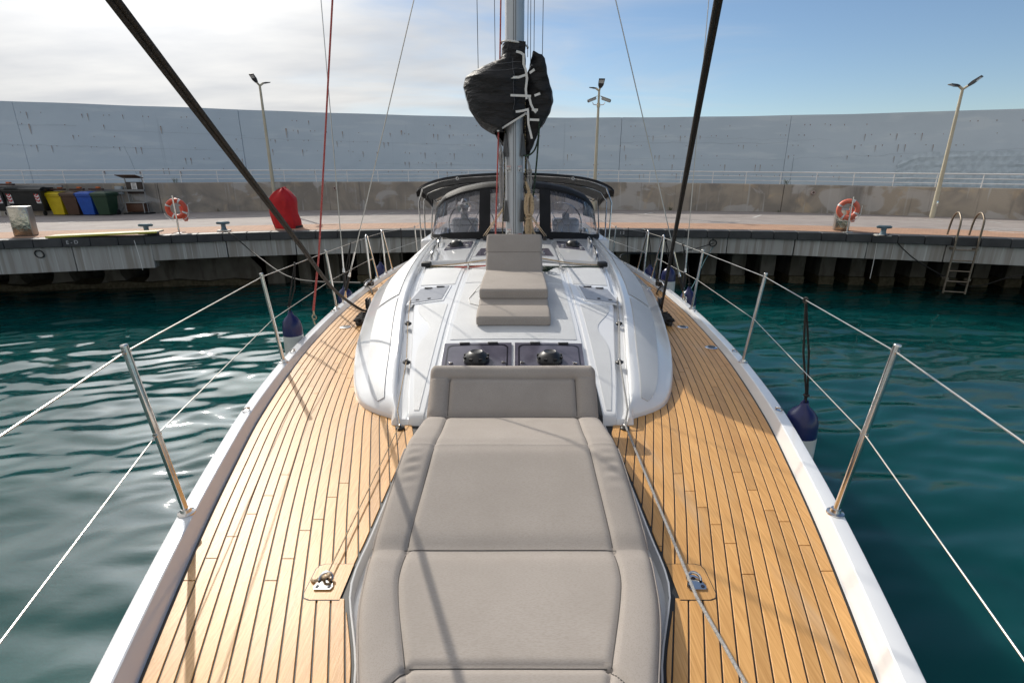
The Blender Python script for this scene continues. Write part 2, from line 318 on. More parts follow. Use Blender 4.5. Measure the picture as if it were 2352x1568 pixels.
for k in range(-16, 34):                               # piers, gap and pier about equal
    xc = -4.9+k*.80
    if -4.3 > xc or xc > 24: continue
    q = nrm(PY, xc); c = Vector((xc, PY(xc), 0))+q*.5; yawq = Matrix.Rotation(math.atan2(q.y, q.x)-math.pi/2, 3, 'Z')
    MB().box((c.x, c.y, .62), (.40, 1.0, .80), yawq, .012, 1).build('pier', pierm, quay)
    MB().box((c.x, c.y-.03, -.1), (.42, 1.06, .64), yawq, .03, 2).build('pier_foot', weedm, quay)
for xc, wd in ((-5.0, .42), (-5.75, .34), (-6.55, .5)):
    MB().box((xc, PY(xc)+.5, .5), (wd, 1.0, 1.1), None, .012, 1).build('pier', pierm, quay)
# left part: a solid base pierced by round culverts
x0, x1 = -22.0, -6.9
holes = [(V(107, 640, 13.9).x, .40), (V(226, 634, 14.2).x, .42), (V(327, 629, 14.3).x, .36), (V(-30, 655, 13.3).x, .42), (V(-140, 660, 12.6).x, .42), (V(-300, 670, 12).x, .42)]
b = MB(); hx = sorted(holes); cuts = [x0]
for i, (hc, hr) in enumerate(hx): pass
edges_ = [x0]+[(hx[i][0]+hx[i+1][0])/2 for i in range(len(hx)-1)]+[x1]
for i, (hc, hr) in enumerate(hx):
    xa, xb = edges_[i], edges_[i+1]; n = 32; rows = [[], [], []]
    for j in range(n+1):
        A = 2*math.pi*j/n; ca, sa = math.cos(A), math.sin(A); cx_, cz_ = hc+hr*ca, .42+hr*.95*sa
        tx = ((xb-hc)/ca if ca > 1e-6 else (xa-hc)/ca if ca < -1e-6 else 9e9); tz = ((.98-.42)/sa if sa > 1e-6 else (-.8-.42)/sa if sa < -1e-6 else 9e9); t = min(abs(tx), abs(tz)); ox, oz = hc+t*ca, .42+t*sa
        rows[0].append((ox, PY(ox)+.0, oz)); rows[1].append((cx_, PY(cx_), cz_)); rows[2].append((cx_, PY(cx_)+1.4, cz_))
    b.grid(rows)
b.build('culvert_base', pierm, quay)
b = MB()
for i in range(40):
    xa = x0+(x1-x0)*i/40; xb = x0+(x1-x0)*(i+1)/40; b.quad((xa, PY(xa)-.12-.05*math.sin(i*2.1), .13+.04*math.sin(i*1.7)), (xb, PY(xb)-.12-.05*math.sin(i*2.1+2.1), .13+.04*math.sin(i*1.7+1.7)), (xb, PY(xb)+.3, .2), (xa, PY(xa)+.3, .2)); b.quad((xa, PY(xa)-.12-.05*math.sin(i*2.1), .13+.04*math.sin(i*1.7)), (xb, PY(xb)-.12-.05*math.sin(i*2.1+2.1), .13+.04*math.sin(i*1.7+1.7)), (xb, PY(xb)-.3, -.4), (xa, PY(xa)-.3, -.4))
b.build('footing', weedm, quay)
chalk = mat('chalk_paint', (.55, .56, .57), .8)
for txt, (px_, py_), sc in (('E - D', (152, 556), .11), ('1 2', (1437, 538), .10)):
    p = G(px_, py_-7, QZ); p.y = EY(p.x); nn = -nrm(EY, p.x); p = p+nn*.003; p.z = QZ-.09
    m4 = Matrix.Translation(p-quay.location) @ Matrix.Rotation(math.atan2(nn.y, nn.x)+math.pi/2, 4, 'Z') @ Matrix.Rotation(math.pi/2, 4, 'X')
    text_mesh('painted_mark', txt, sc, chalk, quay, m4)
# ---- low retaining wall
mott = mat('mottled_render', (.37, .32, .26), .88, col2=(.25, .225, .195), scale=.9, detail=8, lo=.38, hi=.62, bump=.35, bscale=22, dist=1.2)
layer(mott, (.45, .43, .41), .75, (1, 1, 1.5), .54, .60, detail=9, dist=.9, amt=.75); layer(mott, (.47, .37, .26), 1.3, (1, 1, 1), .58, .70, detail=9, dist=.5, amt=.8, off=(3, 7, 1)); layer(mott, (.15, .14, .13), .6, (1.2, 1.2, .7), .56, .74, detail=9, dist=.6, amt=.85, off=(9, 2, 4)); layer(mott, (.47, .46, .44), 1, (7, 7, .5), .58, .72, detail=7, amt=.6, off=(1, 2, 3)); layer(mott, (.17, .155, .14), 1, (9, 9, .4), .60, .72, detail=7, amt=.65, off=(4, 2, 3))
low = thing('retaining_wall', 'low mottled stained concrete wall along the back of the quay', 'wall', (0, 21, QZ))
WTOP = 2.60
wtop = lambda x: WTOP-.0105*max(0, x-3)-.002*max(0, -x-8)
jx = [-40, -25.3, -12.6, .3, on_curve(WY, 1795, 470).x, 20.5, 31]
for xa, xb in zip(jx, jx[1:]):
    rows = []; n = max(6, int((xb-xa)/.5))
    for i in range(n+1):
        x = xa+.012+(xb-xa-.024)*i/n; y = WY(x); t_ = wtop(x); rows.append([(x, y, QZ-.1), (x, y-.0, t_-.03), (x, y+.03, t_), (x, y+.5, t_), (x, y+.5, QZ-.1)])
    MB().grid(rows).add(rows[0], [(0, 1, 2, 3, 4)]).add(rows[-1], [(0, 1, 2, 3, 4)]).build('wall_panel', mott, low)
pipem = mat('old_pvc', (.45, .35, .32), .6)
for px_, py_ in ((770, 433), (1866, 443)):
    p = on_curve(WY, px_, py_); x = p.x; y = p.y; MB().lathe([(.062, .0), (.062, .10), (.045, .10), (.045, .02)], (x, y+.02, p.z), 14, (0, -1, .1)).build('drain_pipe', pipem, low)
# ---- tall breakwater wall
blue = mat('faded_blue_paint', (.535, .625, .705), .8, col2=(.49, .58, .66), scale=.45, stretch=(1, 1, 2.2), detail=9, lo=.35, hi=.65, bump=.15, bscale=14, bstretch=(1, 1, 3))
layer(blue, (.60, .68, .74), 1, (.6, .6, 3.5), .52, .66, detail=8, amt=.6); layer(blue, (.43, .52, .605), 1.2, (.5, .5, 1), .60, .78, detail=9, amt=.55, off=(5, 1, 2)); layer(blue, (.36, .435, .51), 1, (7, 7, .25), .66, .78, detail=6, amt=.45)
BY = lambda x: WY(x)+2.05
bt_ = [on_curve(BY, x, y) for x, y in ((0, 232), (276, 242), (553, 252), (800, 260.5), (1060, 268), (1250, 270.3), (1430, 270), (1813, 265), (2100, 258), (2352, 250))]
btop = spl([(p.x, p.z) for p in bt_])
bw = thing('breakwater_wall', 'tall faded blue grey breakwater wall with rust stains', 'wall', (0, 21, QZ))
bj = [-42, on_curve(BY, 45, 300).x, on_curve(BY, 553, 300).x, on_curve(BY, 1427, 300).x, on_curve(BY, 1813, 300).x, 22.5, 30]
for xa, xb in zip(bj, bj[1:]):
    rows = []; n = max(8, int((xb-xa)/.4)); o_ = random.uniform(-.008, .008)
    for i in range(n+1):
        x = xa+.008+(xb-xa-.016)*i/n; y = BY(x)+o_; t = btop(x)+.004*math.sin(x*1.9); rows.append([(x, y-.35*0, QZ-.1), (x, y, 3.55), (x, y, t), (x, y+1.2, t), (x, y+1.2, QZ-.1)])
    MB().grid(rows).add(rows[0], [(0, 1, 2, 3, 4)]).add(rows[-1], [(0, 1, 2, 3, 4)]).build('wall_panel', blue, bw)
walkm = mat('walkway_concrete', (.30, .29, .27), .9)
rows = [[(x, WY(x)+.48, 2.3), (x, BY(x)+.02, 2.3)] for x in np.linspace(-38, 28, 80)]
MB().grid(rows).build('walkway', walkm, bw, smooth=False)
rust = mat('rust_stain', (.27, .11, .07), .9, col2=(.17, .10, .08), scale=30)
rustf = mat('faint_rust_stain', (.40, .36, .34), .9, col2=(.42, .44, .46), scale=9)
crackm = mat('dark_joint', (.26, .31, .35), .9)
b, b2, b3 = MB(), MB(), MB()
def stain(mb, x, z, wd, h):
    y = BY(x)-.016; mb.add([(x-wd, y, z), (x+wd, y, z), (x+wd*.8, y-.004, z-.02), (x+wd*.25, y, z-h), (x-wd*.3, y, z-h*.9)], [(0, 1, 2, 3, 4)])
for r_ in range(6):
    z0 = -.33-.37*r_
    x = -24.0
    while x < 24:
        x += .62+random.uniform(-.06, .06)
        if x < -13.5 and r_ > 3: continue
        if random.random() < (.42 if x > -14 else .55): continue
        for dx in ((0, .17) if random.random() < .62 else (0,)):
            h = random.choice([.03, .035, .04, .05, .05, .07, .12]); stain(b, x+dx, btop(x)+z0+random.uniform(-.015, .015), random.uniform(.010, .017), h)
            if h > .06: stain(b2, x+dx+.004, btop(x)+z0-.02, .02, h*1.9)
for (px_, py_, h) in ((67, 285, .32), (369, 290, .25), (657, 295, .35), (922, 300, .15), (240, 393, .14), (322, 394, .14), (415, 394, .16), (560, 393, .12)):
    p = on_curve(BY, px_, py_); stain(b, p.x, p.z, .022, h*.45); stain(b2, p.x, p.z-.03, .04, h)
b.build('rust_stains', rust, bw, kind='stuff', smooth=False); b2.build('faint_stains', rustf, bw, kind='stuff', smooth=False)
def crack(x0, z0, x1, z1, wd, wob):
    n = max(4, int(math.hypot(x1-x0, z1-z0)/.18)); ph = random.uniform(0, 9); up, dn = [], []
    for i in range(n+1):
        t = i/n; q = wob*(math.sin(ph+t*n*.9)+.6*math.sin(ph*2+t*n*2.3)); x, z = x0+(x1-x0)*t, z0+(z1-z0)*t
        if abs(x1-x0) > abs(z1-z0): up.append((x, BY(x)-.018, z+q+wd*.45*(.3+.7*random.random()))); dn.append((x, BY(x)-.018, z+q-wd*.2))
        else: up.append((x+q+wd*.5, BY(x)-.018, z)); dn.append((x+q-wd*.5, BY(x)-.018, z))
    b3.grid([up, dn])
crack(bj[3], 4.12, bj[4]-.1, 4.02, .012, .02); crack(bj[4]+.3, 3.45, 23, 3.9, .008, .03); crack(bj[1]-6, 4.0, bj[2], 3.75, .01, .012); crack(bj[1], 4.55, bj[1]+1.8, 4.56, .01, .006)
crack(bj[2], 4.25, bj[3]-6, 4.02, .007, .012); crack(bj[1]+2.5, 4.42, bj[1]+7, 4.33, .008, .006); crack(bj[3]+.2, 3.5, bj[4], 3.42, .007, .01); crack(bj[4]+.3, 2.4, bj[4]+.25, 3.5, .012, .02); crack(bj[3]-4, 3.1, bj[3]+3, 3.05, .006, .008); crack(bj[1]+3.4, 2.4, bj[1]+3.1, 3.9, .008, .01); crack(-5.5, 3.28, 2.0, 3.2, .006, .01); crack(5, 4.35, 12, 4.1, .006, .03)
b3.build('cracks', crackm, bw, kind='stuff', smooth=False)
rough = mat('rough_blue_patch', (.42, .50, .565), .9, col2=(.53, .62, .69), scale=7, detail=8, bump=.6, bscale=9)
rows = []; xr0 = on_curve(BY, 2060, 380).x
for i in range(90):
    x = xr0+.12*i; rows.append([(x+.02*math.sin(j*2.3), BY(x)-.02-.03*rng.random()*(1 if 0 < j < 15 else 0), 2.35+j*.085*min(1, .75+.06*i)+.012*math.sin(i*1.3)*(j > 14)) for j in range(16)])
MB().grid(rows).build('rough_patch', rough, bw, ang=20)
# ---- white railing on the low wall
rail = thing('railing', 'white three bar metal railing on top of the low wall', 'railing', (0, 21, WTOP))
RT = .42
for k, z in enumerate((RT, .27, .125)):
    MB().tube([(x, WY(x)+.10, wtop(x)+z) for x in np.linspace(-26, 24, 70)], .021 if k == 0 else .012, 8).build('rail', wht, rail)
for x, y in walk(WY, -25.5, 23.5, 1.15):
    MB().tube([(x, y+.10, wtop(x)-.02), (x, y+.10, wtop(x)+RT)], .016, 7).build('post', wht, rail)
# ================================================================ THE YACHT (built in its own frame, bow towards -Y)
YAW = -.008
def bt(name, label, cat, loc, group=None):             # a thing whose meshes are built in the yacht's frame
    return thing(name, label, cat, loc, group, 0)
class YB(MB):
    def build(s, *a, **k):
        s.v = [(v[0]+.008*v[1], v[1], v[2]) for v in map(Vector, s.v)]; return MB.build(s, *a, **k)
def yf(p): return Vector((p[0]-.008*p[1], p[1], p[2]))
yacht = bt('sailing_yacht', 'white sailing yacht with teak side decks moored bow out, seen from its foredeck', 'sailing yacht', (0, 5.5, 0))
zd = lambda Y: 1.5-.0022*max(0, Y-1)**2
rh = lambda Y: max(.045, .09-.012*(max(Y, 1)-1))
hb = spl([(-1.6, .03), (-1.1, .36), (-.5, .63), (.3, .92), (1.1, 1.182), (1.815, 1.395), (2.39, 1.545), (2.96, 1.68), (3.8, 1.83), (4.5, 1.925), (5.6, 2.025), (6.85, 2.08), (8.2, 2.085), (9.45, 2.04), (11, 1.93), (12.6, 1.78)])
inn = lambda Y: hb(Y)-.098
SY = list(np.linspace(-1.6, 12.6, 80))
zr = spl([(2.5, 1.46), (2.80, 1.535), (3.2, 1.635), (3.94, 1.80), (4.6, 1.885), (5.42, 1.95), (6.5, 1.985), (8, 2.0), (9.2, 2.0)])
def rz(x, Y): return zr(Y)-.03*min(abs(x), 1.3)**2
def rec(Y): return spl([(-1.2, .22), (.4, .36), (1.174, .462), (1.5, .575), (1.56, .59), (1.66, .597), (1.82, .591), (2.27, .584), (2.9, .561)])(Y)
rows = []
for Y in SY:
    h = hb(Y); z = zd(Y); t = z+rh(Y); k = min(1, (Y+1.7)/2.5)
    half = [(.0, -.5), (h*.45*k, -.35), (h*(.55+.3*k), .05), (h*(.80+.14*k), .6), (h-.012, z-.25), (h, t-.035)]
    rows.append([(-x, Y, zz) for x, zz in half[::-1]]+[(x, Y, zz) for x, zz in half[1:]])
hull = YB().grid(rows).add([rows[-1][i] for i in range(len(rows[-1]))], [tuple(range(len(rows[-1])))]).build('hull', gel, yacht)
for sg in (-1, 1):
    rows = []
    for Y in SY:
        h = hb(Y); z = zd(Y); t = z+rh(Y)
        rows.append([(sg*max(x, 0), Y, zz) for x, zz in ((h+.001, t-.036), (h-.001, t-.012), (h-.008, t-.003), (h-.018, t), (h-.068, t), (h-.0725, t-.0035), (h-.097, z-.01))])
    YB().grid(rows).build('toe_rail', gel, yacht, ang=24)
    rows = [[(sg*(rec(Y)-.004 if Y < 2.87 else .3), Y, zd(Y)-.005), (sg*max(inn(Y)+.01, .01), Y, zd(Y)-.005)] for Y in np.linspace(-1.2, 12.5, 150) if inn(Y) > rec(min(Y, 2.87))]
    YB().grid(rows).build('deck_caulking', caulk, yacht, smooth=False)
    YB().grid([[(sg*(rec(Y)+.001), Y, zd(Y)-.002), (sg*(rec(Y)-.005), Y, zd(Y)-.004), (sg*(rec(Y)-.012), Y, zd(Y)-.055), (0, Y, zd(Y)-.055)] for Y in np.linspace(-1.1, 2.95, 60)]).build('recess_liner', gel, yacht)
# outline of the coachroof sides
xo_ = spl([(2.95, .73), (3.0, .83), (3.09, .95), (3.18, 1.02), (3.35, 1.10), (3.6, 1.18), (3.9, 1.255), (4.16, 1.31), (4.81, 1.42), (5.7, 1.53), (7, 1.57), (9.1, 1.55)])
xw_ = spl([(2.84, .70), (3.19, .767), (3.62, .827), (4.4, .945), (4.9, 1.0), (5.57, 1.055), (6.8, 1.135), (8, 1.19), (9.1, 1.2)])
xg_ = spl([(2.84, .625), (3.19, .685), (3.62, .745), (4.4, .865), (4.9, .925), (5.57, .985), (6.8, 1.07), (8, 1.12), (9.1, 1.13)])
# ---- teak: every strake is laid parallel to the rail and cut into planks
PITCHT, GAP = .0487, .0058
def strake_x(Y, k):
    s = (inn(Y+.05)-inn(Y-.05))/.1; return inn(Y)-.010-k*PITCHT*math.sqrt(1+s*s)
for sg in (-1, 1):
    for k in range(19):
        js = [-1.1]; y = -.35+(k*.37 % 1.15)+random.uniform(-.05, .05)
        grp = [1.58+.145*((k*1) % 6)+.03*sg, 3.35+.13*(5-(k % 6)), 5.3+.16*(k % 5), 7.0+.2*(k % 4)]
        js += [g+random.uniform(-.04, .04) for g in grp]+[9.4]
        for ya, yb in zip(js, js[1:]):
            ya += .0025; yb -= .0025; n = max(2, int((yb-ya)/(.012 if ya < 2.6 else .06))); run = []
            def flush(run):
                if len(run) < 2: return
                m = YB(); rows = []
                for (xa, xb, Y) in run:
                    z = zd(Y); rows.append([(sg*xb, Y, z-.008), (sg*xb, Y, z-.0012), (sg*(xb+.0016), Y, z), (sg*(xa-.0016), Y, z), (sg*xa, Y, z-.0012), (sg*xa, Y, z-.008)])
                m.grid(rows).add(rows[0], [(0, 1, 2, 3, 4, 5)]).add(rows[-1], [(0, 1, 2, 3, 4, 5)])
                m.build('teak_plank', teak, yacht, ang=30)
            for i in range(n+1):
                Y = ya+(yb-ya)*i/n; xa, xb = strake_x(Y, k), strake_x(Y, k+1)+GAP
                if Y < 2.9: lim = rec(Y)+.012
                elif Y < 3.02: lim = .30
                else: lim = xo_(Y)-.10
                if 1.505 < Y < 1.66: lim = max(lim, .738)
                if xa <= lim+.002: flush(run); run = []; continue
                run.append((xa, max(xb, lim), Y))
            flush(run)
    # the short margin piece that carries the pad eye, laid crosswise
    for (xi, xj) in ((.606, .733),):
        for nm_, mt_, g_, dz_ in (('seam_frame', caulk, .003, .0008), ('teak_plank', teak, 0, .0016)):
            a_, c_ = 1.494-g_, 1.672+g_; z = zd(a_)+dz_; i_, j_ = xi+.002, xj+g_+.012
            YB().add([(sg*i_, a_, z), (sg*(j_-.03), a_, z), (sg*(j_-.008), a_+.009, z), (sg*j_, a_+.03, z), (sg*j_, c_-.03, z), (sg*(j_-.008), c_-.009, z), (sg*(j_-.03), c_, z), (sg*i_, c_, z)], [tuple(range(8))]).build(nm_, mt_, yacht, smooth=False)
# ---- coachroof
cY = [2.862, 2.872, 2.89, 2.92, 2.95, 2.98, 3.01, 3.05, 3.09, 3.14, 3.2, 3.28, 3.36, 3.45, 3.55]+list(np.linspace(3.7, 9.1, 40))
def half_section(Y):
    xg, xw = xg_(Y), xw_(Y); xo = max(xo_(Y) if Y > 2.95 else 0, xw+.03); z0 = zd(Y)-.004; pts = []
    for x in (0, .17, .34, .505): pts.append((x, rz(x, Y)))
    pts += [(.513, rz(.513, Y)-.010), (.533, rz(.533, Y)-.010), (.541, rz(.541, Y))]
    for t in (.3, .65): pts.append((.541+(xg-.541)*t, rz(.541+(xg-.541)*t, Y)))
    zg = rz(xg, Y); dp = min(.035, max(.006, (zg-z0)*.45)); pts += [(xg-.008, zg), (xg, zg-.006), (xg+.004, zg-dp), (xw-.014, zg-dp), (xw-.008, zg-dp+.006)]
    up = .016+.02*min(1, max(0, (Y-2.9)/.8)); zt = max(rz(xw, Y)+up, z0+.03); wd = xo-xw
    f = min(1, wd/.14); pts += [(xw-.004, zt-.012*f), (xw+.005*f, zt-.004*f), (xw+.016*f, zt)]
    a = xw+.016*f
    H = zt-z0; bl = min(1, max(0, (Y-3.3)/2.6)); bl = bl*bl*(3-2*bl); lip = min(H*.85, .03+.10*min(1, max(0, Y-2.95))+bl*.05*H+.22*H*bl)
    for s in (.1, .2, .32, .45, .56, .66, .75, .83, .89, .93):
        pts.append((a+(xo-a)*s, zt-(H-lip)*(s/.93)**1.35))
    for A in (30, 55, 75, 90):
        rr = min(lip, .05*f+.002); q = R(A); zb_ = z0+lip-rr; xs_0 = a+(xo-a)*.93; pts.append((xs_0+(xo-xs_0)*math.sin(q)*.97, zb_+rr*math.cos(q)))
    pts.append((xo, z0))
    return pts
nose = YB(); rows = []
for Y in cY:
    h = half_section(Y); 
    if Y < 2.87: h = [(x, zd(Y)-.01) for x, z in h]
    elif Y < 2.885: h = [(x, max(zd(Y)-.01, z-.014)) for x, z in h]
    rows.append([(-x, Y, z) for x, z in h[:0:-1]]+[(x, Y, z) for x, z in h])
m_ = len(rows[0]); nose.v = [p for r in rows for p in r]
for i in range(len(rows)-1):
    for j in range(m_-1):
        a, c = rows[i][j], rows[i+1][j+1]
        if (cY[i]+cY[i+1])/2 < 3.17 and abs((a[0]+rows[i][j+1][0])/2) < .508: continue
        nose.f.append((i*m_+j, i*m_+j+1, (i+1)*m_+j+1, (i+1)*m_+j))
nose.f.append(tuple((len(rows)-1)*m_+j for j in range(m_)))
roof = nose.build('coachroof', gel, yacht, ang=32)
def onroof(poly, h, name, m, parent=roof, nu=6, nv=8, th=.006, r=0, mirror=(1,), fn=None, label=None):   # a thin piece lying on the roof: four corners, bilinear
    out = []
    for sg in mirror:
        A, B, C, D = [Vector((p[0]*sg, p[1], 0)) for p in poly]; fn_ = fn or rz
        rows = []
        for i in range(nv+1):
            t = i/nv; rows.append([A.lerp(D, t).lerp(B.lerp(C, t), j/nu) for j in range(nu+1)])
        top = [[(p.x, p.y, fn_(p.x, p.y)+h) for p in r] for r in rows]
        mb = YB().grid(top); rim = top[0]+[r[-1] for r in top[1:]]+top[-1][-2::-1]+[r[0] for r in top[-2:0:-1]]
        k = len(rim); mb.add(rim+[(p[0], p[1], p[2]-th) for p in rim], [(i, (i+1) % k, k+(i+1) % k, k+i) for i in range(k)])
        out.append(mb.build(name, m, parent, label))
    return out
def strip(fa, fb, y0, y1, h, name, m, n=24, k=5, parent=roof, zf=None, mirror=(1, -1), th=.004):   # the same between two curves x = fa(Y), fb(Y)
    for sg in mirror:
        rows = []
        for i in range(n+1):
            Y = y0+(y1-y0)*i/n; a, c = fa(Y), fb(Y); rows.append([(sg*(a+(c-a)*j/k), Y, (zf or rz)(a+(c-a)*j/k, Y)+h) for j in range(k+1)])
        mb = YB().grid(rows); rim = rows[0]+[r[-1] for r in rows[1:]]+rows[-1][-2::-1]+[r[0] for r in rows[-2:0:-1]]; q = len(rim)
        mb.add(rim+[(p[0], p[1], p[2]-th) for p in rim], [(i, (i+1) % q, q+(i+1) % q, q+i) for i in range(q)]); mb.build(name, m, parent)
strip(lambda Y: -.475, lambda Y: .475, 3.74, 5.02, .004, 'nonskid_panel', nonskid, mirror=(1,), k=9)
strip(lambda Y: -.475, lambda Y: .475, 5.06, 5.72, .004, 'nonskid_panel', nonskid, mirror=(1,), k=9)
strip(lambda Y: .575, lambda Y: xg_(Y)-.035-.10*math.exp(-((Y-3.95)/.22)**2), 2.93, 4.44, .004, 'nonskid_panel', nonskid)
strip(lambda Y: .575, lambda Y: xg_(Y)-.03, 5.02, 5.74, .004, 'nonskid_panel', nonskid)
def wz(x, Y):
    h = half_section(Y)[16:]; x = abs(x)
    for (xa, za), (xb, zb) in zip(h, h[1:]):
        if xa <= x <= xb: return za+(zb-za)*(x-xa)/max(1e-6, xb-xa)
    return h[-1][1]
strip(lambda Y: xw_(Y)+.075, lambda Y: xw_(Y)+.075+max(.01, (xo_(Y)-xw_(Y)-.1)*.62), 3.06, 4.62, .008, 'nonskid_panel', nonskid, zf=wz, n=40)
strip(lambda Y: xw_(Y)+.075, lambda Y: xw_(Y)+.08+(xo_(Y)-xw_(Y)-.1)*.58, 4.70, 6.55, .008, 'nonskid_panel', nonskid, zf=wz, n=40)
strip(lambda Y: xw_(Y)+.075, lambda Y: xw_(Y)+.08+(xo_(Y)-xw_(Y)-.1)*.56, 6.65, 8.4, .008, 'nonskid_panel', nonskid, zf=wz, n=40)
# raised after part of the roof, behind the rope slot
strip(lambda Y: .56, lambda Y: xg_(Y)-.02, 5.98, 7.9, .035, 'roof_panel', gel, th=.04)
strip(lambda Y: -.50, lambda Y: .50, 5.98, 7.9, .035, 'roof_panel', gel, mirror=(1,), k=9, th=.04)
rz2 = lambda x, Y: rz(x, Y)+.035
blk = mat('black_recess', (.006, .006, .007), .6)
# dark side of the locker well behind the sun pad
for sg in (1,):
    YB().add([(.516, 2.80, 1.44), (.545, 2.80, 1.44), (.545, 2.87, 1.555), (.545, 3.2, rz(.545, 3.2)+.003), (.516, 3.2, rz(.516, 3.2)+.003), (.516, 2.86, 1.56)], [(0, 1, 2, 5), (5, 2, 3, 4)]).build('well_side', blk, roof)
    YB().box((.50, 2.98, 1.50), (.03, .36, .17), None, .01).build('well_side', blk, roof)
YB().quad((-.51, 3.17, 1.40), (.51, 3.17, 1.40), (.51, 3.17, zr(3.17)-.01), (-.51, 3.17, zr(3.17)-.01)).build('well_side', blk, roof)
# ---- hatches
def hatch(poly, h=.014, name='deck_hatch', glass=smoke, fn=None, seal=True, m=(1,), label=None, hinges=2):
    res = []
    for sg in m:
        cx_ = sum(p[0] for p in poly)/4*sg; cy_ = sum(p[1] for p in poly)/4; f_ = fn or rz
        o = onroof(poly, h, name, glass, yacht, mirror=(sg,), th=.02, fn=fn, label=label)[0]
        if seal:
            P = [Vector((p[0]*sg, p[1], 0)) for p in poly]; cc = sum(P, Vector())/4
            def pt(u, v): return P[0].lerp(P[3], v).lerp(P[1].lerp(P[2], v), u)
            loop = []
            for (u, v, a0) in ((.86, .86, 0), (.14, .86, 90), (.14, .14, 180), (.86, .14, 270)):
                for i in range(6):
                    A = R(a0+i*18); loop.append((u+(.09*math.cos(A)-.0)*1, v+.09*math.sin(A)))
            q = [(pt(u, v)) for u, v in loop]; q2 = [(pt(.5+(u-.5)*.955, .5+(v-.5)*.94)) for u, v in loop]; n = len(q)
            YB().add([(p.x, p.y, f_(p.x, p.y)+h+.0015) for p in q+q2], [(i, (i+1) % n, n+(i+1) % n, n+i) for i in range(n)]).build('seal', smoke_dark, o)
        for hx in ((.3, .72) if hinges == 2 else ()):
            a, c = Vector((poly[3][0]*sg, poly[3][1], 0)), Vector((poly[2][0]*sg, poly[2][1], 0)); p = a.lerp(c, hx)
            YB().box((p.x, p.y-.012, f_(p.x, p.y)+h+.003), (.075, .02, .010), None, .002).build('hinge', blackpl, o)
        res.append(o)
    return res
h1 = hatch([(-.485, 3.17), (-.012, 3.17), (-.012, 3.665), (-.505, 3.665)])[0]; h2 = hatch([(.012, 3.17), (.485, 3.17), (.505, 3.665), (.012, 3.665)])[0]
def vent(x, y, par, f=rz, r=.085, s=1):
    z = f(x, y)+.014
    YB().lathe([(r*1.05, 0), (r*1.06, .012), (r*.98, .03), (r*.80, .052), (r*.56, .068), (r*.50, .070), (r*.44, .0665), (.0, .066)], (x, y, z), 28).build('vent_cowl', blackpl, par)
    m = YB()
    for i in range(8):
        A = 2*math.pi*(i+.5)/8; m.box((x+r*.93*math.cos(A), y+r*.93*math.sin(A), z+.032), (.024, .022, .017), Matrix.Rotation(A, 3, 'Z'))
    m.build('vent_slots', blk, par)
vent(-.255, 3.43, h1); vent(.255, 3.43, h2)
for hh, x in ((h1, -.065), (h2, .065), (h1, -.43), (h2, .43)):
    YB().box((x, 3.40, rz(x, 3.4)+.02), (.028, .014, .012), None, .003).build('handle', steel, hh)
for sg in (1, -1):
    o = hatch([(.645, 4.56), (.925, 4.475), (.885, 4.87), (.622, 4.95)], .010, glass=pale_hatch, seal=False, m=(sg,))[0]
    YB().lathe([(.016, 0), (.016, .003), (.012, .004), (0, .004)], (sg*.76, 4.58, rz(.76, 4.58)+.010), 14).build('lock', blackpl, o)
    YB().box((sg*.86, 4.56, rz(.86, 4.56)+.011), (.03, .022, .004)).build('lock', blackpl, o)
    onroof([(.625, 4.53), (.945, 4.44), (.90, 4.90), (.60, 4.98)], .006, 'hatch_surround', gel, roof, mirror=(sg,))
    o = hatch([(.575, 6.86), (.90, 6.72), (.90, 7.32), (.585, 7.42)], .012, fn=rz2, m=(sg,), seal=False, hinges=0)[0]
    vent(sg*.77, 7.0, o, rz2, .085)
    YB().box((sg*.63, 6.98, rz2(.63, 7)+.02), (.04, .025, .02), None, .004).build('handle', steel, o)
    YB().box((sg*.86, 6.84, rz2(.86, 6.8)+.02), (.04, .025, .02), None, .004).build('handle', steel, o)
o = hatch([(-.46, 6.17), (.46, 6.17), (.43, 6.70), (-.43, 6.70)], .012, fn=rz2, seal=False, hinges=0)[0]
for x in (-.33, .33):
    YB().box((x, 6.30, rz2(x, 6.3)+.016), (.07, .05, .010), None, .003).torus((x, 6.30, rz2(x, 6.3)+.03), .02, .005, (0, 0, 1), 14, 6).build('handle', steel, o)
onroof([(-.50, 6.12), (.50, 6.12), (.47, 6.75), (-.47, 6.75)], .006, 'hatch_surround', gel, roof, fn=rz2)
# grab rails
for sg in (1, -1):
    for ya, yb in ((6.05, 6.75), (7.0, 7.6)):
        xa, xb = xg_(ya)-.06, xg_(yb)-.06; za, zb = rz2(xa, ya), rz2(xb, yb); P = [(sg*xa, ya, za), (sg*xa, ya+.03, za+.06), (sg*xa, ya+.08, za+.08)]+[(sg*(xa+(xb-xa)*t), ya+.08+(yb-ya-.16)*t, za+(zb-za)*t+.08) for t in (.3, .6, .9)]+[(sg*xb, yb-.03, zb+.06), (sg*xb, yb, zb)]
        m = YB().tube(P, .0125, 8)
        for t in (.5, .75): 
            x, y = xa+(xb-xa)*t, ya+(yb-ya)*t; m.tube([(sg*x, y, rz2(x, y)), (sg*x, y, rz2(x, y)+.08)], .010, 7)
        m.build('grab_rail', steel, yacht)
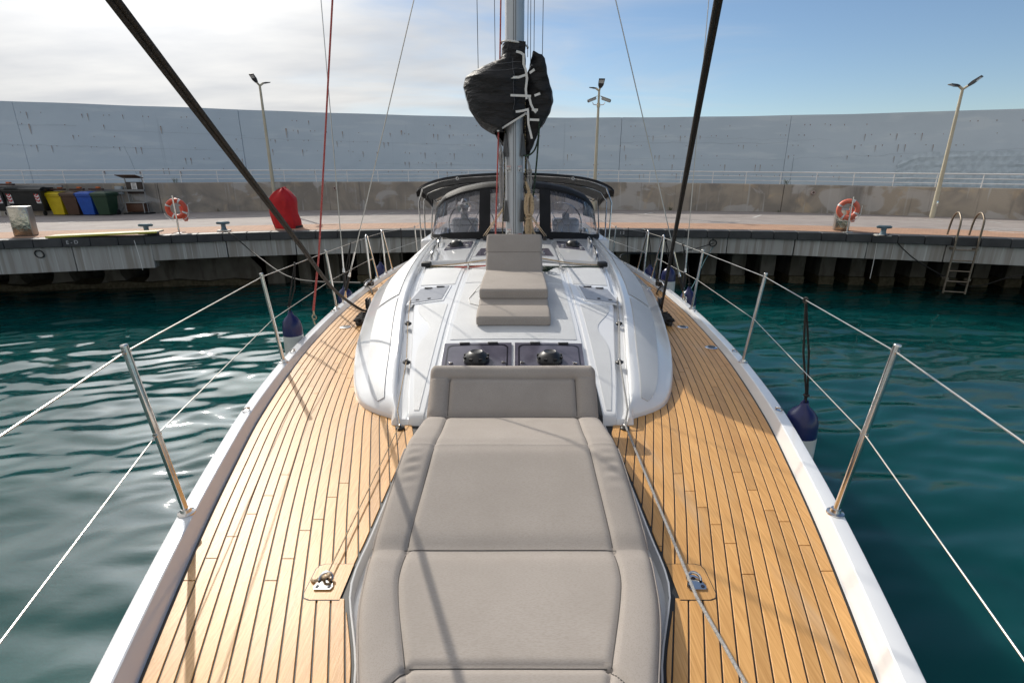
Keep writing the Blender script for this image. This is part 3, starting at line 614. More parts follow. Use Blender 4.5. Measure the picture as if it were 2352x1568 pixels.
# fairlead blocks and the thin control line in each gutter
def block(x, y, z, par=yacht, s=.58):
    m = YB().lathe([(.046*s, 0), (.046*s, .008), (.034*s, .014), (.0, .014)], (x, y, z), 20); m.torus((x, y+.004, z+.016*s), .034*s, .0150*s, (0, 1, .15), 20, 9, 0, math.pi); 
    for sg in (-1, 1): m.lathe([(.015*s, -.004), (.015*s, .018*s)], (x+sg*.034*s, y+.004, z), 9)
    o = m.build('fairlead', blackpl, par); YB().lathe([(.020*s, -.008), (.020*s, .008), (.006, .010)], (x, y+.004, z+.028*s), 16, (0, 1, .1)).build('sheave', steel, o)
bz = {}
for sg in (1, -1):
    for y, xx in ((4.03, .845), (3.45, .748)):
        bz[(sg, y)] = (sg*xx, y, rz(xx, y)+.002); block(sg*xx, y, rz(xx, y)+.002)
    block(sg*.672, 2.815, zd(2.8)+.001)
# sheet cars on deck beside the coachroof
for sg in (1, -1):
    x, y = 1.585, 5.42; z = zd(y); m = YB().box((sg*x, y, z+.018), (.042, .62, .03), None, .006)
    m.build('sheet_track', blackpl, yacht)
    m = YB().box((sg*x, y+.12, z+.05), (.06, .12, .05), None, .012).box((sg*x, y+.17, z+.12), (.012, .085, .13), None, .004).box((sg*(x+.032), y+.17, z+.12), (.012, .085, .13), None, .004).lathe([(.034, -.011), (.034, .011)], (sg*(x+.016), y+.17, z+.125), 18, (1, 0, 0))
    m.box((sg*x, y-.16, z+.045), (.05, .09, .04), None, .012).box((sg*x, y-.27, z+.03), (.055, .08, .03), None, .01); m.build('sheet_car', blackpl, yacht)
# deck fillers, rail eyes, pad eyes, mooring cleats
for sg, x, y in ((1, 1.745, 4.38), (1, 1.70, 5.06), (-1, 1.70, 5.06)):
    o = YB().lathe([(.055, 0), (.055, .006), (.048, .010), (.030, .011), (0, .011)], (sg*x, y, zd(y)), 26).build('deck_filler', steel, yacht); YB().lathe([(.031, .0), (.031, .013), (.02, .014), (0, .014)], (sg*x, y, zd(y)), 20).build('filler_cap', blackpl, o)
for sg in (1, -1):
    for y in (2.93, 4.12, 5.55):
        h = hb(y)-.038; z = zd(y)+rh(y); YB().lathe([(.02, 0), (.02, .004), (0, .005)], (sg*h, y, z), 14).torus((sg*h, y, z+.012), .020, .0045, (.35*sg, .5, .9), 18, 7).build('rail_eye', steel, yacht)
    x, y = .685, 1.57; z = zd(y)+.001
    m = YB().prism([(sg*(x+dx), y+dy) for dx, dy in ((-.036, -.02), (-.03, -.034), (.03, -.034), (.036, -.02), (.018, .03), (.006, .038), (-.006, .038), (-.018, .03))], z, z+.007).torus((sg*x, y+.012, z+.012), .024, .0055, (0, -.5, 1), 20, 8, R(-20), R(200))
    o = m.build('pad_eye', steel, yacht)
    for dx, dy in ((-.022, -.02), (.022, -.02), (0, .02)): YB().lathe([(.008, .006), (.007, .009), (0, .0095)], (sg*(x+dx), y+dy, z), 10).build('screw', smoke_dark, o)
    x, y = hb(7.05)-.09, 7.05; z = zd(y)+rh(y)
    o = YB().tube([(sg*x, y-.17, z+.055), (sg*x, y-.09, z+.062), (sg*x, y+.09, z+.062), (sg*x, y+.17, z+.055)], [.012, .02, .02, .012], 10).box((sg*x, y-.05, z+.03), (.03, .04, .06), None, .006).box((sg*x, y+.05, z+.03), (.03, .04, .06), None, .006).build('mooring_cleat', steel, yacht)
    rr = YB(); pts = []
    for i in range(70):
        A = i*.42; pts.append((sg*x+.055*math.cos(A), y+.10*math.sin(A), z+.02+.05*(i/70)+.012*math.sin(A*1.7)))
    rr.tube(pts, .0105, 7).tube([(sg*x, y-.1, z+.04), (sg*(x-.10), y-.28, z+.02), (sg*(x-.14), y-.36, zd(y)+.03), (sg*(x-.12), y-.30, zd(y)+.012)], .010, 7); rr.build('cleat_line', ropeblk, o)
    x, y = 1.86, 7.15; YB().box((sg*x, y, zd(y)+.006), (.05, .16, .012), None, .005).build('deck_plate', steel, yacht)
# ---- stanchions, gates, guard wires
def stn(sg, y, lean, h, hole=.5):
    x = hb(y)-.042; z = zd(y)+rh(y); top = Vector((sg*(x+lean), y, z+h)); bot = Vector((sg*x, y, z)); mid = bot.lerp(top, hole)
    o = YB().tube([bot, top], .0135, 14).build('stanchion', steel, yacht); YB().lathe([(.034, 0), (.034, .006), (.022, .011), (.019, .024), (.014, .026)], bot, 20).build('base', steel, o)
    m = YB(); a = (top-bot).normalized()
    for p in (top-a*.022, mid): m.torus(p+Vector((0, -.0125, 0)), .008, .0028, (0, 1, 0), 14, 6).torus(p+Vector((0, .0125, 0)), .008, .0028, (0, 1, 0), 14, 6)
    m.build('wire_bush', steel, o); YB().lathe([(.0145, 0), (.0145, .004), (.012, .007), (0, .008)], top, 14, a).build('cap', steel, o); return top-a*.022, mid
for sg in (1, -1):
    T = [stn(sg, 1.885, .095, .745), stn(sg, 3.845, .075, .695), stn(sg, 5.69, .055, .650)]
    pu = (Vector((sg*.80, -.35, 2.40)), Vector((sg*.70, -.35, 2.02)))
    G1, G2 = [], []
    def gate(ya, yb, vert):
        xa, xb = hb(ya)-.042, hb(yb)-.042; za, zb = zd(ya)+rh(ya), zd(yb)+rh(yb); yt = ya if vert == 0 else yb; xt = xa if vert == 0 else xb; tz = za+.63
        A, Bp = Vector((sg*xa, ya, za)), Vector((sg*xb, yb, zb)); tA = Vector((sg*(xt+.02), ya+(.0 if vert == 0 else yb-ya-.07), tz)); tB = Vector((sg*(xt+.02), yb if vert else ya+.07, tz))
        o = YB().tube([A, A.lerp(tA, .95), tA+Vector((0, .01, .02)), (tA+tB)/2+Vector((0, 0, .03)), tB+Vector((0, -.01, .02)), Bp.lerp(tB, .95), Bp], .0135, 12).build('gate_stanchion', steel, yacht)
        YB().tube([A.lerp(tA, .5), Bp.lerp(tB, .5)], .010, 8).build('crossbar', steel, o)
        for p in (A, Bp): YB().lathe([(.03, 0), (.03, .006), (.016, .02)], p, 16).build('base', steel, o)
        return tA, A.lerp(tA, .5), tB, Bp.lerp(tB, .5)
    g1 = gate(7.34, 7.74, 0); g2 = gate(8.22, 8.62, 0)
    t4 = stn(sg, 10.4, .03, .60)
    up = [pu[0]]+[t[0] for t in T]+[g1[0]]; lo_ = [pu[1]]+[t[1] for t in T]+[g1[1]]
    YB().tube(up, .0031, 7).build('guard_wire', wire, yacht); YB().tube(lo_, .0026, 7).build('guard_wire', wire, yacht)
    YB().tube([g2[2], t4[0], (sg*1.9, 12.2, 1.95)], .004, 6).build('guard_wire', wire, yacht); YB().tube([g2[3], t4[1], (sg*1.9, 12.2, 1.6)], .004, 6).build('guard_wire', wire, yacht)
    YB().tube([g1[2], g2[0]], .004, 6).build('guard_wire', wire, yacht)
    YB().tube([(sg*.80, -.35, 2.40), (sg*.74, -.38, zd(0)+.09)], .0135, 10).tube([(sg*.80, -.35, 2.40), (sg*.5, -1.0, 2.45), (0, -1.5, 2.45)], .0135, 10).build('pulpit', steel, yacht)
    guard_top = up
    if sg == 1: up_right = up
    else: up_left = up
# ---- mast, boom, rig
MY, MX = 5.66, .0
mp_ = [(.092*math.cos(A)*(1 if True else 1), (.135 if math.sin(A) > 0 else .115)*math.sin(A)) for A in [2*math.pi*i/28 for i in range(28)]]
rows = [[(MX+x, MY+y, z) for x, y in mp_] for z in (zr(MY)-.02, 3.0, 6, 10, 16.5)]
mast = YB().grid(rows, wrap=True).build('mast', alu, yacht)
trk = mat('dark_groove', (.05, .05, .055), .5)
for dx in (-.010, .010): YB().box((dx, MY-.117, 9.0), (.004, .006, 14.0)).build('track_groove', trk, mast)
stepm = mat('grey_plastic', (.085, .088, .092), .5)
for sg in (-1, 1):
    for z in (3.20, 2.56):
        YB().add([(sg*.080, MY-.085, z+.115), (sg*.105, MY-.03, z+.125), (sg*.060, MY-.108, z-.10), (sg*.115, MY-.03, z-.10), (sg*.118, MY-.075, z-.10), (sg*.092, MY-.085, z+.115)], [(0, 1, 3, 2), (0, 2, 4, 5), (1, 5, 4, 3), (2, 3, 4), (0, 5, 1)]).build('mast_step', stepm, mast, smooth=False)
red = mat('red_print', (.5, .03, .03), .6); blkp = mat('black_print', (.02, .02, .02), .6)
for sg in (-1, 1):
    for z in (2.985, 2.36 if sg < 0 else 2.315):
        A = math.pi*1.5+sg*.62; n_ = Vector((math.cos(A), math.sin(A), 0)); c = Vector((.0925*math.cos(A), MY+.1155*math.sin(A), z)); tang = Vector((-n_.y, n_.x, 0)); n2_ = tang.cross(Vector((0, 0, 1)))
        tang = Vector((-.0925*math.sin(A), .1155*math.cos(A), 0)).normalized(); n_ = Vector((tang.y, -tang.x, 0)); c = c+n_*.0035
        o = YB().quad(c-tang*.027-Vector((0, 0, .03)), c+tang*.027-Vector((0, 0, .03)), c+tang*.027+Vector((0, 0, .03)), c-tang*.027+Vector((0, 0, .03))).build('warning_sticker', wht, mast, smooth=False)
        fx = lambda v: Vector((v[0]+.008*v[1], v[1], v[2]))-yacht.location
        rot = Matrix((tang, Vector((0, 0, 1)), n_)).transposed().to_4x4()
        text_mesh('lettering', 'WARNING', .012, red, o, Matrix.Translation(fx(c+n_*.0015+Vector((0, 0, .021)))) @ rot)
        text_mesh('lettering', 'KEEP\nCLEAR\nOF LINES', .010, blkp, o, Matrix.Translation(fx(c+n_*.0015+tang*.008+Vector((0, 0, -.006)))) @ rot)
        YB().box(c+n_*.002-tang*.018+Vector((0, 0, -.012)), (.006, .002, .026), rot.to_3x3() @ Matrix.Rotation(0, 3, 'X')).box(c+n_*.002-tang*.012+Vector((0, 0, -.022)), (.018, .002, .006)).build('pictogram', blkp, o)
boom = YB().tube([(0, MY+.14, 3.18), (0, 11.0, 3.32)], [.085, .085], 16).build('boom', alu, yacht)
rows = []
for i in range(30):
    t = i/29; Y = MY-.02+5.1*t; sc = 1-.35*t; rows.append([(sc*.24*math.cos(A)*(1+.08*math.sin(3*A+i)), Y, 3.50-.08*t+sc*(.34 if math.sin(A) > 0 else .30)*math.sin(A)+.02*math.sin(i*1.3)) for A in [2*math.pi*j/18 for j in range(18)]])
YB().grid(rows, wrap=True).add(rows[-1], [tuple(range(18))]).build('sail_bag', black, yacht)
def shroud(a, c, r=.005, turn=True):
    a, c = Vector(a), Vector(c); o = YB().tube([a, c], r, 7).build('shroud', wire, yacht)
    if turn:
        d = (c-a).normalized(); YB().tube([a+d*.14, a+d*.32], .0165, 10).build('turnbuckle_boot', rubber, o); YB().tube([a, a+d*.14], .009, 8).tube([a+d*.32, a+d*.37], [.018, .011], 10).tube([a+d*.37, a+d*.62], .0085, 8).build('turnbuckle', steel, o)
        YB().torus(a+Vector((0, 0, .03)), .022, .006, (1, 0, 0), 14, 6).box(a+Vector((0, 0, -.03)), (.012, .05, .10), None, .003).build('chain_plate', steel, o)
for sg in (-1, 1):
    shroud((sg*2.03, 6.16, 1.50), (sg*2.0, 6.35, 7.4)); shroud((sg*2.02, 6.02, 1.50), (sg*.08, 5.75, 7.2), .0055)
    YB().tube([(sg*.08, 5.7, 7.3), (sg*2.02, 6.36, 7.4)], [.045, .025], 10).build('spreader', alu, yacht)
    YB().tube([(sg*2.02, 6.35, 7.4), (sg*.06, 5.7, 16.2)], .005, 6).build('shroud', wire, yacht)
# thin halyards and lazy jacks round the mast
for (x0, y0_, z0_, x1_, z1_) in ((-.36, 5.75, 3.87, -.36, 9), (-.20, 6.0, 3.95, -.22, 9), (.125, 5.62, 4.0, .13, 12), (.155, 5.7, 3.95, .12, 12), (.19, 5.75, 3.9, .17, 9), (.27, 5.7, 4.0, .27, 9)):
    YB().tube([(x0, y0_, z0_), (x1_, y0_, z1_)], .0035, 6).build('halyard', ropeblk, yacht)
# ---- spray hood
vin = bpy.data.materials.new('clear_vinyl'); vin.use_nodes = True; nt = vin.node_tree; nt.nodes.clear()
oo = nt.nodes.new('ShaderNodeOutputMaterial'); tr = nt.nodes.new('ShaderNodeBsdfTransparent'); tr.inputs[0].default_value = (.90, .90, .96, 1); gl = nt.nodes.new('ShaderNodeBsdfGlossy'); gl.inputs['Roughness'].default_value = .08; gl.inputs['Color'].default_value = (.85, .87, .92, 1)
df = nt.nodes.new('ShaderNodeBsdfTranslucent'); df.inputs['Color'].default_value = (.8, .8, .86, 1)
tcn = nt.nodes.new('ShaderNodeTexCoord'); mpn = nt.nodes.new('ShaderNodeMapping'); mpn.inputs['Scale'].default_value = (3, 3, 1.1); nn = nt.nodes.new('ShaderNodeTexNoise'); nn.inputs['Scale'].default_value = 2.2; nn.inputs['Detail'].default_value = 3; nn.inputs['Distortion'].default_value = 1.2
bpn = nt.nodes.new('ShaderNodeBump'); bpn.inputs['Strength'].default_value = .75; bpn.inputs['Distance'].default_value = .06
fr = nt.nodes.new('ShaderNodeFresnel'); fr.inputs['IOR'].default_value = 1.6; m1 = nt.nodes.new('ShaderNodeMixShader'); m2 = nt.nodes.new('ShaderNodeMixShader'); hz = nt.nodes.new('ShaderNodeMapRange'); hz.inputs['From Min'].default_value = .45; hz.inputs['From Max'].default_value = .8; hz.inputs['To Min'].default_value = .22; hz.inputs['To Max'].default_value = .55
for a, c in ((tcn.outputs['Object'], mpn.inputs[0]), (mpn.outputs[0], nn.inputs['Vector']), (nn.outputs['Fac'], bpn.inputs['Height']), (bpn.outputs[0], gl.inputs['Normal']), (bpn.outputs[0], fr.inputs['Normal']), (nn.outputs['Fac'], hz.inputs[0]), (hz.outputs[0], m2.inputs[0]), (tr.outputs[0], m2.inputs[1]), (df.outputs[0], m2.inputs[2]), (fr.outputs[0], m1.inputs[0]), (m2.outputs[0], m1.inputs[1]), (gl.outputs[0], m1.inputs[2]), (m1.outputs[0], oo.inputs[0])): nt.links.new(a, c)
HB = spl([(0, 7.75), (.5, 7.78), (.95, 7.98), (1.2, 8.3), (1.32, 8.7), (1.36, 9.2)])
def base(t):                                           # along the foot of the hood, t -1..1
    a = abs(t); sg = 1 if t >= 0 else -1; pl = [(0, 7.72), (.45, 7.76), (.85, 7.86), (1.12, 8.02), (1.30, 8.3), (1.37, 8.75), (1.40, 9.1)]
    f = a*6; i = min(5, int(f)); u = f-i; x = pl[i][0]+(pl[i+1][0]-pl[i][0])*u; y = pl[i][1]+(pl[i+1][1]-pl[i][1])*u
    return Vector((sg*x, y, rz(min(x, 1.1), min(y, 8.5))+.045-(.03 if x > 1.1 else 0)))
def arch(t):
    a = abs(t); sg = 1 if t >= 0 else -1; pl = [(0, 8.0, 2.76), (.45, 8.02, 2.74), (.80, 8.08, 2.67), (1.06, 8.18, 2.57), (1.22, 8.4, 2.42), (1.30, 8.75, 2.26), (1.34, 9.1, 2.12)]
    f = a*6; i = min(5, int(f)); u = f-i; q = Vector(pl[i]).lerp(Vector(pl[i+1]), u); return Vector((sg*q.x, q.y, q.z))
ts = [i/60 for i in range(-60, 61)]
def smoothed(fn):
    P = [fn(t) for t in ts]
    for _ in range(9): P = [P[0]]+[(P[i-1]+P[i]*2+P[i+1])/4 for i in range(1, len(P)-1)]+[P[-1]]
    return P
Bp, Ap = smoothed(base), smoothed(arch)
hood = YB()
rows = [[Bp[i].lerp(Ap[i], k/8)+Vector((0, -.03*math.sin(math.pi*k/8), 0)) for k in range(9)] for i in range(len(ts))]
def bandpart(i0, i1, k0, k1, off, name, m, par):
    rr = [[r[k]+Vector((0, off, 0)) for k in range(k0, k1+1)] for r in rows[i0:i1+1]]; return YB().grid(rr).build(name, m, par)
hoodroot = YB().grid([[Ap[i]+Vector((0, -.012, -.09)), Ap[i]+Vector((0, -.02, 0)), Ap[i]+Vector((0, .03, .045)), Ap[i]+Vector((0, .25, .075)), Ap[i]+Vector((-.05*Ap[i].x, 1.0, .06))] for i in range(len(ts))]).build('spray_hood', black, yacht)
for i0, i1 in ((0, 52-14), (42, 78), (82, 120)):
    pass
for i0, i1 in ((0, 49), (51, 69), (71, 120)): bandpart(i0, i1, 1, 8, 0, 'window', vin, hoodroot)
for i0, i1 in ((48, 52), (68, 72)): bandpart(i0, i1, 0, 8, -.008, 'window_band', black, hoodroot)
bandpart(0, 120, 0, 1, -.006, 'foot_band', black, hoodroot)
YB().tube([p+Vector((0, .01, -.01)) for p in Ap], .0125, 8).build('hood_frame', steel, hoodroot)
YB().tube([p+Vector((0, -.03, -.01)) for p in Bp], .016, 8).build('foot_rope', black, hoodroot)
# bimini over the cockpit
def bim(x, dz=0): a = abs(x)/1.66; return 2.945-.13*a**2-.13*a**7+dz
xs_ = [1.66*math.sin(math.pi/2*i/24) for i in range(-24, 25)]
def brow(y, dz): return [(x, y, bim(x, dz)) for x in xs_[1:-1]]
rr = []
for k, (y, dz) in enumerate(((9.2, -.035), (9.23, .0), (9.7, -.03), (10.3, -.14), (10.9, -.30))):
    rr.append([(-1.67, y+.05, bim(1.6, dz)-.17), (-1.675, y, bim(1.6, dz)-.06)]+[(x*.985, y, bim(x*.98, dz)) for x in xs_]+[(1.675, y, bim(1.6, dz)-.06), (1.67, y+.05, bim(1.6, dz)-.17)])
bimini = YB().grid(rr).build('bimini', black, yacht)
for y, fy in ((9.22, 9.1), (9.75, 9.4), (10.8, 9.9)):
    P = [(-1.60, fy, zd(9)+rh(9)), (-1.645, y, 2.45)]+[(x*.98, y, bim(x*.98)-.05-(y-9.22)*.19) for x in xs_[4:-4:3]]+[(1.645, y, 2.45), (1.60, fy, zd(9)+rh(9))]
    YB().tube(P, .0125, 8).build('bimini_frame', steel, bimini)
for sg in (-1, 1): YB().torus((sg*.97, 9.19, bim(.97)-.05), .022, .005, (0, 1, 0), 14, 6).build('buckle', wht, bimini)
# cockpit seen through the hood windows: two wheels, pedestals, coaming
for sg in (-1, 1):
    YB().box((sg*.95, 10.15, 1.75), (.5, .35, .75), None, .06, 3).box((sg*.95, 10.1, 2.17), (.14, .12, .12), None, .04).build('steering_pedestal', gel, yacht)
    o = YB().torus((sg*.80, 9.85, 2.02), .42, .011, (0, 1, .15), 40, 8).build('steering_wheel', steel, yacht)
    m = YB()
    for i in range(6): A = i*math.pi/3; m.tube([(sg*.80, 9.86, 2.02), (sg*.80+.42*math.cos(A), 9.85-.06*math.sin(A), 2.02+.42*math.sin(A))], .008, 6)
    m.build('spokes', steel, o)
    YB().box((sg*1.35, 10.5, 1.62), (.5, 3.2, .5), None, .05, 3).build('coaming', gel, yacht)
    YB().lathe([(.10, 0), (.11, .04), (.085, .10), (.08, .14), (0, .15)], (sg*1.2, 9.3, 1.88), 20).build('winch', steel, yacht)
YB().box((0, 10.2, 1.70), (.35, 1.2, .5), None, .05, 3).build('cockpit_table', gel, yacht)
YB().box((0, 11.9, 1.5), (3.3, 1.2, .2), None, .04, 3).build('aft_deck', gel, yacht)
YB().lathe([(.12, 0), (.15, .1), (.12, .24), (0, .26)], (-.98, 10.2, 2.25), 18).build('grill_kettle', steel, yacht)
# ================================================================ LOOSE THINGS ON BOARD
# ---- sun pad on the foredeck
pad = thing('sun_pad', 'large taupe sun pad with stitched border and raised headrest on the foredeck', 'cushion', (0, 2.0, zd(2)-.05))
ph = spl([(.7, .305), (1.076, .416), (1.346, .492), (1.55, .520), (1.66, .527), (2.0, .516), (2.21, .505), (2.7, .497)])
pin = spl([(.9, .235), (1.11, .288), (1.46, .385), (1.6, .392), (2.3, .362), (2.7, .37)])
pz = lambda Y: (1.592+.012*(Y-1)) if Y < 1.64 else (1.600+(Y-1.64)/.57*.135 if Y < 2.21 else 1.735-(Y-2.21)/.49*.10)
def padz(x, Y, y0, y1, fr=False):
    h = ph(Y); a = abs(x); e = pin(Y); z = pz(Y)
    z += .010*(1-math.exp(-((Y-y0)/.045)**2))*(1-math.exp(-((Y-y1)/.045)**2))-.010      # seams across
    z -= .009*math.exp(-((a-e)/.010)**2)                                                  # border seam
    if a > e: z += .006*math.sin(math.pi*min(1, (a-e)/(h-e)))
    if fr: z -= .012*math.exp(-((Y-1.15)/.014)**2)*(1 if a < .29 else 0)
    if fr and Y < 1.15 and a < .5: z -= .010*math.exp(-((a-.29-(1.15-Y)*.75)/.013)**2)
    u = (h-a)/.035
    if u < 1: z -= .028*(1-math.sqrt(max(0, 1-(1-u)**2)))
    if 1.70 < Y < 2.19 and a > e+.02: z += .0035*math.sin(Y*105+a*14)*math.exp(-((Y-2.06)/.11)**2)*(.5+.5*math.sin(a*60))
    z += .0010*math.sin(x*7+Y*4)*math.sin(Y*9-x*3)
    return z
def padpart(y0, y1, name, ny, fr=False):
    for nm, ua, ub, n, m in (('side_panel', -1, 0, 18, fabric2), ('centre_panel', 0, 1, 66, fabric), ('side_panel', 1, 2, 18, fabric2)):
        rows = []
        for i in range(ny+1):
            Y = y0+(y1-y0)*i/ny; h, e = ph(Y), pin(Y); row = []
            for j in range(n+1):
                t = j/n; x = -h+(h-e)*t if ua < 0 else (-e+2*e*t if ua == 0 else e+(h-e)*t); row.append((x, Y, padz(x, Y, y0, y1, fr)))
            if ua < 0: row = [(-h*.985, Y, zd(Y)-.045), (-h-.004, Y, (row[0][2]+zd(Y)-.03)/2)]+row
            if ua == 1: row = row+[(h+.004, Y, (row[-1][2]+zd(Y)-.03)/2), (h*.985, Y, zd(Y)-.045)]
            rows.append(row)
        YB().grid(rows).build(nm, m, pad, ang=75)
padpart(.70, 1.64, 'seat', 110, True); padpart(1.64, 2.21, 'ramp', 80); padpart(2.21, 2.70, 'back', 46)
for sg in (1, -1):
    YB().tube([(sg*(ph(Y)-.002), Y, padz(ph(Y)-.012, Y, .7, 1.64)-.012) for Y in np.linspace(.72, 1.62, 40)], .0042, 6).build('piping', fabric2, pad)
    YB().tube([(sg*(ph(Y)-.002), Y, padz(ph(Y)-.012, Y, 1.64, 2.21)-.012) for Y in np.linspace(1.66, 2.20, 30)], .0042, 6).build('piping', fabric2, pad)
    YB().tube([(sg*pin(Y), Y, padz(pin(Y), Y, .7, 1.64)+.0008) for Y in np.linspace(1.15, 1.62, 30)], .0016, 5).tube([(sg*pin(Y), Y, padz(pin(Y), Y, 1.64, 2.21)+.0008) for Y in np.linspace(1.66, 2.19, 30)], .0016, 5).tube([(sg*pin(Y), Y, padz(pin(Y), Y, 2.21, 2.70)+.0008) for Y in np.linspace(2.23, 2.685, 20)], .0016, 5).build('stitching', seam, pad)
YB().tube([(x, 1.15, padz(x, 1.15, .7, 1.64, True)+.001) for x in np.linspace(-.286, .286, 40)], .002, 5).build('stitching', seam, pad)
YB().tube([(x, 1.64, padz(x, 1.6399, .7, 1.64)+.002) for x in np.linspace(-.40, .40, 40)], .0014, 5).build('stitching', seam, pad)
for sg in (1, -1): YB().tube([(sg*(.29+(1.15-Y)*.75), Y, padz(.29+(1.15-Y)*.75, Y, .7, 1.64, True)+.001) for Y in np.linspace(1.14, .98, 12)], .002, 5).build('stitching', seam, pad)
hd, hn = Vector((0, .255, .222)), Vector((0, -.657, .754)); hl = hd.length; hd.normalize()
def headp(u, v, off=0):                                # u -1..1 across, v 0..1 up
    hw = .492-.0*v; c = max(0, (v*hl-(hl-.045))/.045); hw2 = hw-.03*(1-math.sqrt(max(0, 1-c*c)))
    x = u*hw2; a = abs(x); P = Vector((x, 2.70, 1.632))+hd*(hl*v)
    e, vt = .37, .70; s = 0
    if v < vt+.03: s -= .011*math.exp(-((a-e)/.014)**2)
    if a < e+.01: s -= .011*math.exp(-((v-vt)*hl/.013)**2)
    s += .014*math.sin(math.pi*min(1, max(0, v)))*.8 if a < e and v < vt else .010*math.sin(math.pi*min(1, max(0, (a-e)/(hw-e)))) if v < vt else .012*math.sin(math.pi*(v-vt)/(1-vt))
    q = min((1-abs(u))*hw2/.035, (1-v)*hl/.035)
    if q < 1: s -= .03*(1-math.sqrt(max(0, 1-(1-q)**2)))
    s -= .008*math.exp(-(v*hl/.02)**2); s += .002*math.sin(x*9+v*5)
    return P+hn*(s+off)
rows = [[headp(u, v) for u in np.linspace(-1, 1, 90)] for v in np.linspace(0, 1, 54)]
back = [[Vector(p)-hn*.075 for p in r] for r in rows]
rim = rows[0]+[r[-1] for r in rows[1:]]+rows[-1][-2::-1]+[r[0] for r in rows[-2:0:-1]]; q = len(rim)
YB().grid(rows).add(rim+[p-hn*.085 for p in rim], [(i, (i+1) % q, q+(i+1) % q, q+i) for i in range(q)]+[tuple(range(q, 2*q))]).build('headrest', fabric2, pad, ang=75)
st = [headp(-.37/.492, v, .0012) for v in np.linspace(.03, .69, 20)]+[headp(u, .70, .0012) for u in np.linspace(-.37/.492, .37/.492, 40)]+[headp(.37/.492, v, .0012) for v in np.linspace(.69, .03, 20)]
YB().tube(st, .0017, 5).build('stitching', seam, pad)
YB().tube([p-hn*.004 for p in rim[90:-53]], .0042, 6).build('piping', fabric2, pad)
# ---- folding lounger on the coachroof
lg = thing('folding_lounger', 'small taupe folding lounger cushion with upright backrest in front of the mast', 'lounger', (0, 4.5, 1.84))
def slab(name, y0, y1, zb0, zb1, t, hw0, hw1, bev=.022):
    n = 14; rows = []
    L_ = [(0, .0), (-bev*.3, bev*.3)]
    def sec(Y, hw, zb, sh, dz):
        hw -= sh; z1 = zb+t-dz; z0 = zb+dz*.6; b_ = bev; P = []
        for (cx_, cz_, a0) in ((hw-b_, z0+b_*.7, -90), (hw-b_, z1-b_, 0), (-hw+b_, z1-b_, 90), (-hw+b_, z0+b_*.7, 180)):
            for k in range(6):
                A = R(a0+k*18); P.append((cx_+b_*math.cos(A), Y, cz_+(b_ if a0 in (0, 90) else b_*.7)*math.sin(A)+.0015*math.sin(Y*31+cx_*9)))
        return P
    for k in range(6): a = R(90*k/5); f = 1-math.sin(a); rows.append(sec(y0+bev*(1-math.cos(a)), hw0, zb0, bev*f*.5, bev*f))
    for i in range(1, n): f = i/n; pf = .006*math.sin(math.pi*f); rows.append(sec(y0+bev+(y1-y0-2*bev)*f, hw0+(hw1-hw0)*f, zb0+(zb1-zb0)*f, -pf*.5, -pf))
    for k in range(6): a = R(90*(5-k)/5); f = 1-math.sin(a); rows.append(sec(y1-bev*(1-math.cos(a)), hw1, zb1, bev*f*.5, bev*f))
    return YB().grid(rows, wrap=True).add(rows[0], [tuple(range(24))]).add(rows[-1], [tuple(range(24))]).build(name, fabric, lg, ang=60)
slab('foot_cushion', 3.94, 4.175, zr(3.94)+.004, zr(4.175)+.004, .078, .293, .290)
slab('foot_cushion', 4.18, 4.40, zr(4.18)+.004, zr(4.4)+.004, .076, .288, .288)
slab('seat_cushion', 4.30, 5.20, zr(4.30)+.082, zr(5.2)+.010, .088, .290, .280)
def backslab(name, s0, s1):
    d, n_ = Vector((0, .285, .36)).normalized(), Vector((0, -.36, .285)).normalized(); o = Vector((0, 5.10, 2.0)); b_ = .028; rows = []
    def ring(s, sh, dz):
        hw = .279-sh; t = .085-dz; P = []
        for (cx_, cn, a0) in ((hw-b_, -t+b_, -90), (hw-b_, -b_-dz*.2, 0), (-hw+b_, -b_-dz*.2, 90), (-hw+b_, -t+b_, 180)):
            for k in range(6): A = R(a0+k*18); P.append(o+d*s+Vector((cx_+b_*math.cos(A), 0, 0))+n_*(cn+b_*math.sin(A)))
        return P
    for k in range(6): a = R(18*k); f = 1-math.sin(a); rows.append(ring(s0+b_*.6*(1-math.cos(a)), b_*f*.5, b_*f))
    for i in range(1, 9): rows.append(ring(s0+b_*.6+(s1-s0-b_*1.2)*i/9, -.003*math.sin(math.pi*i/9), -.012*math.sin(math.pi*i/9)))
    for k in range(6): a = R(18*(5-k)); f = 1-math.sin(a); rows.append(ring(s1-b_*.6*(1-math.cos(a)), b_*f*.5, b_*f))
    YB().grid(rows, wrap=True).add(rows[0], [tuple(range(24))]).add(rows[-1], [tuple(range(24))]).build(name, fabric, lg, ang=60)
backslab('backrest', .0, .245); backslab('backrest', .247, .455)
YB().tube([(-.282, 4.9, zr(4.9)+.06), (-.36, 4.75, zr(4.75)+.006), (-.40, 4.55, zr(4.5)+.006), (-.38, 4.42, zr(4.4)+.006), (-.30, 4.36, zr(4.36)+.006)], .004, 6).build('tie_strap', webbing, lg)
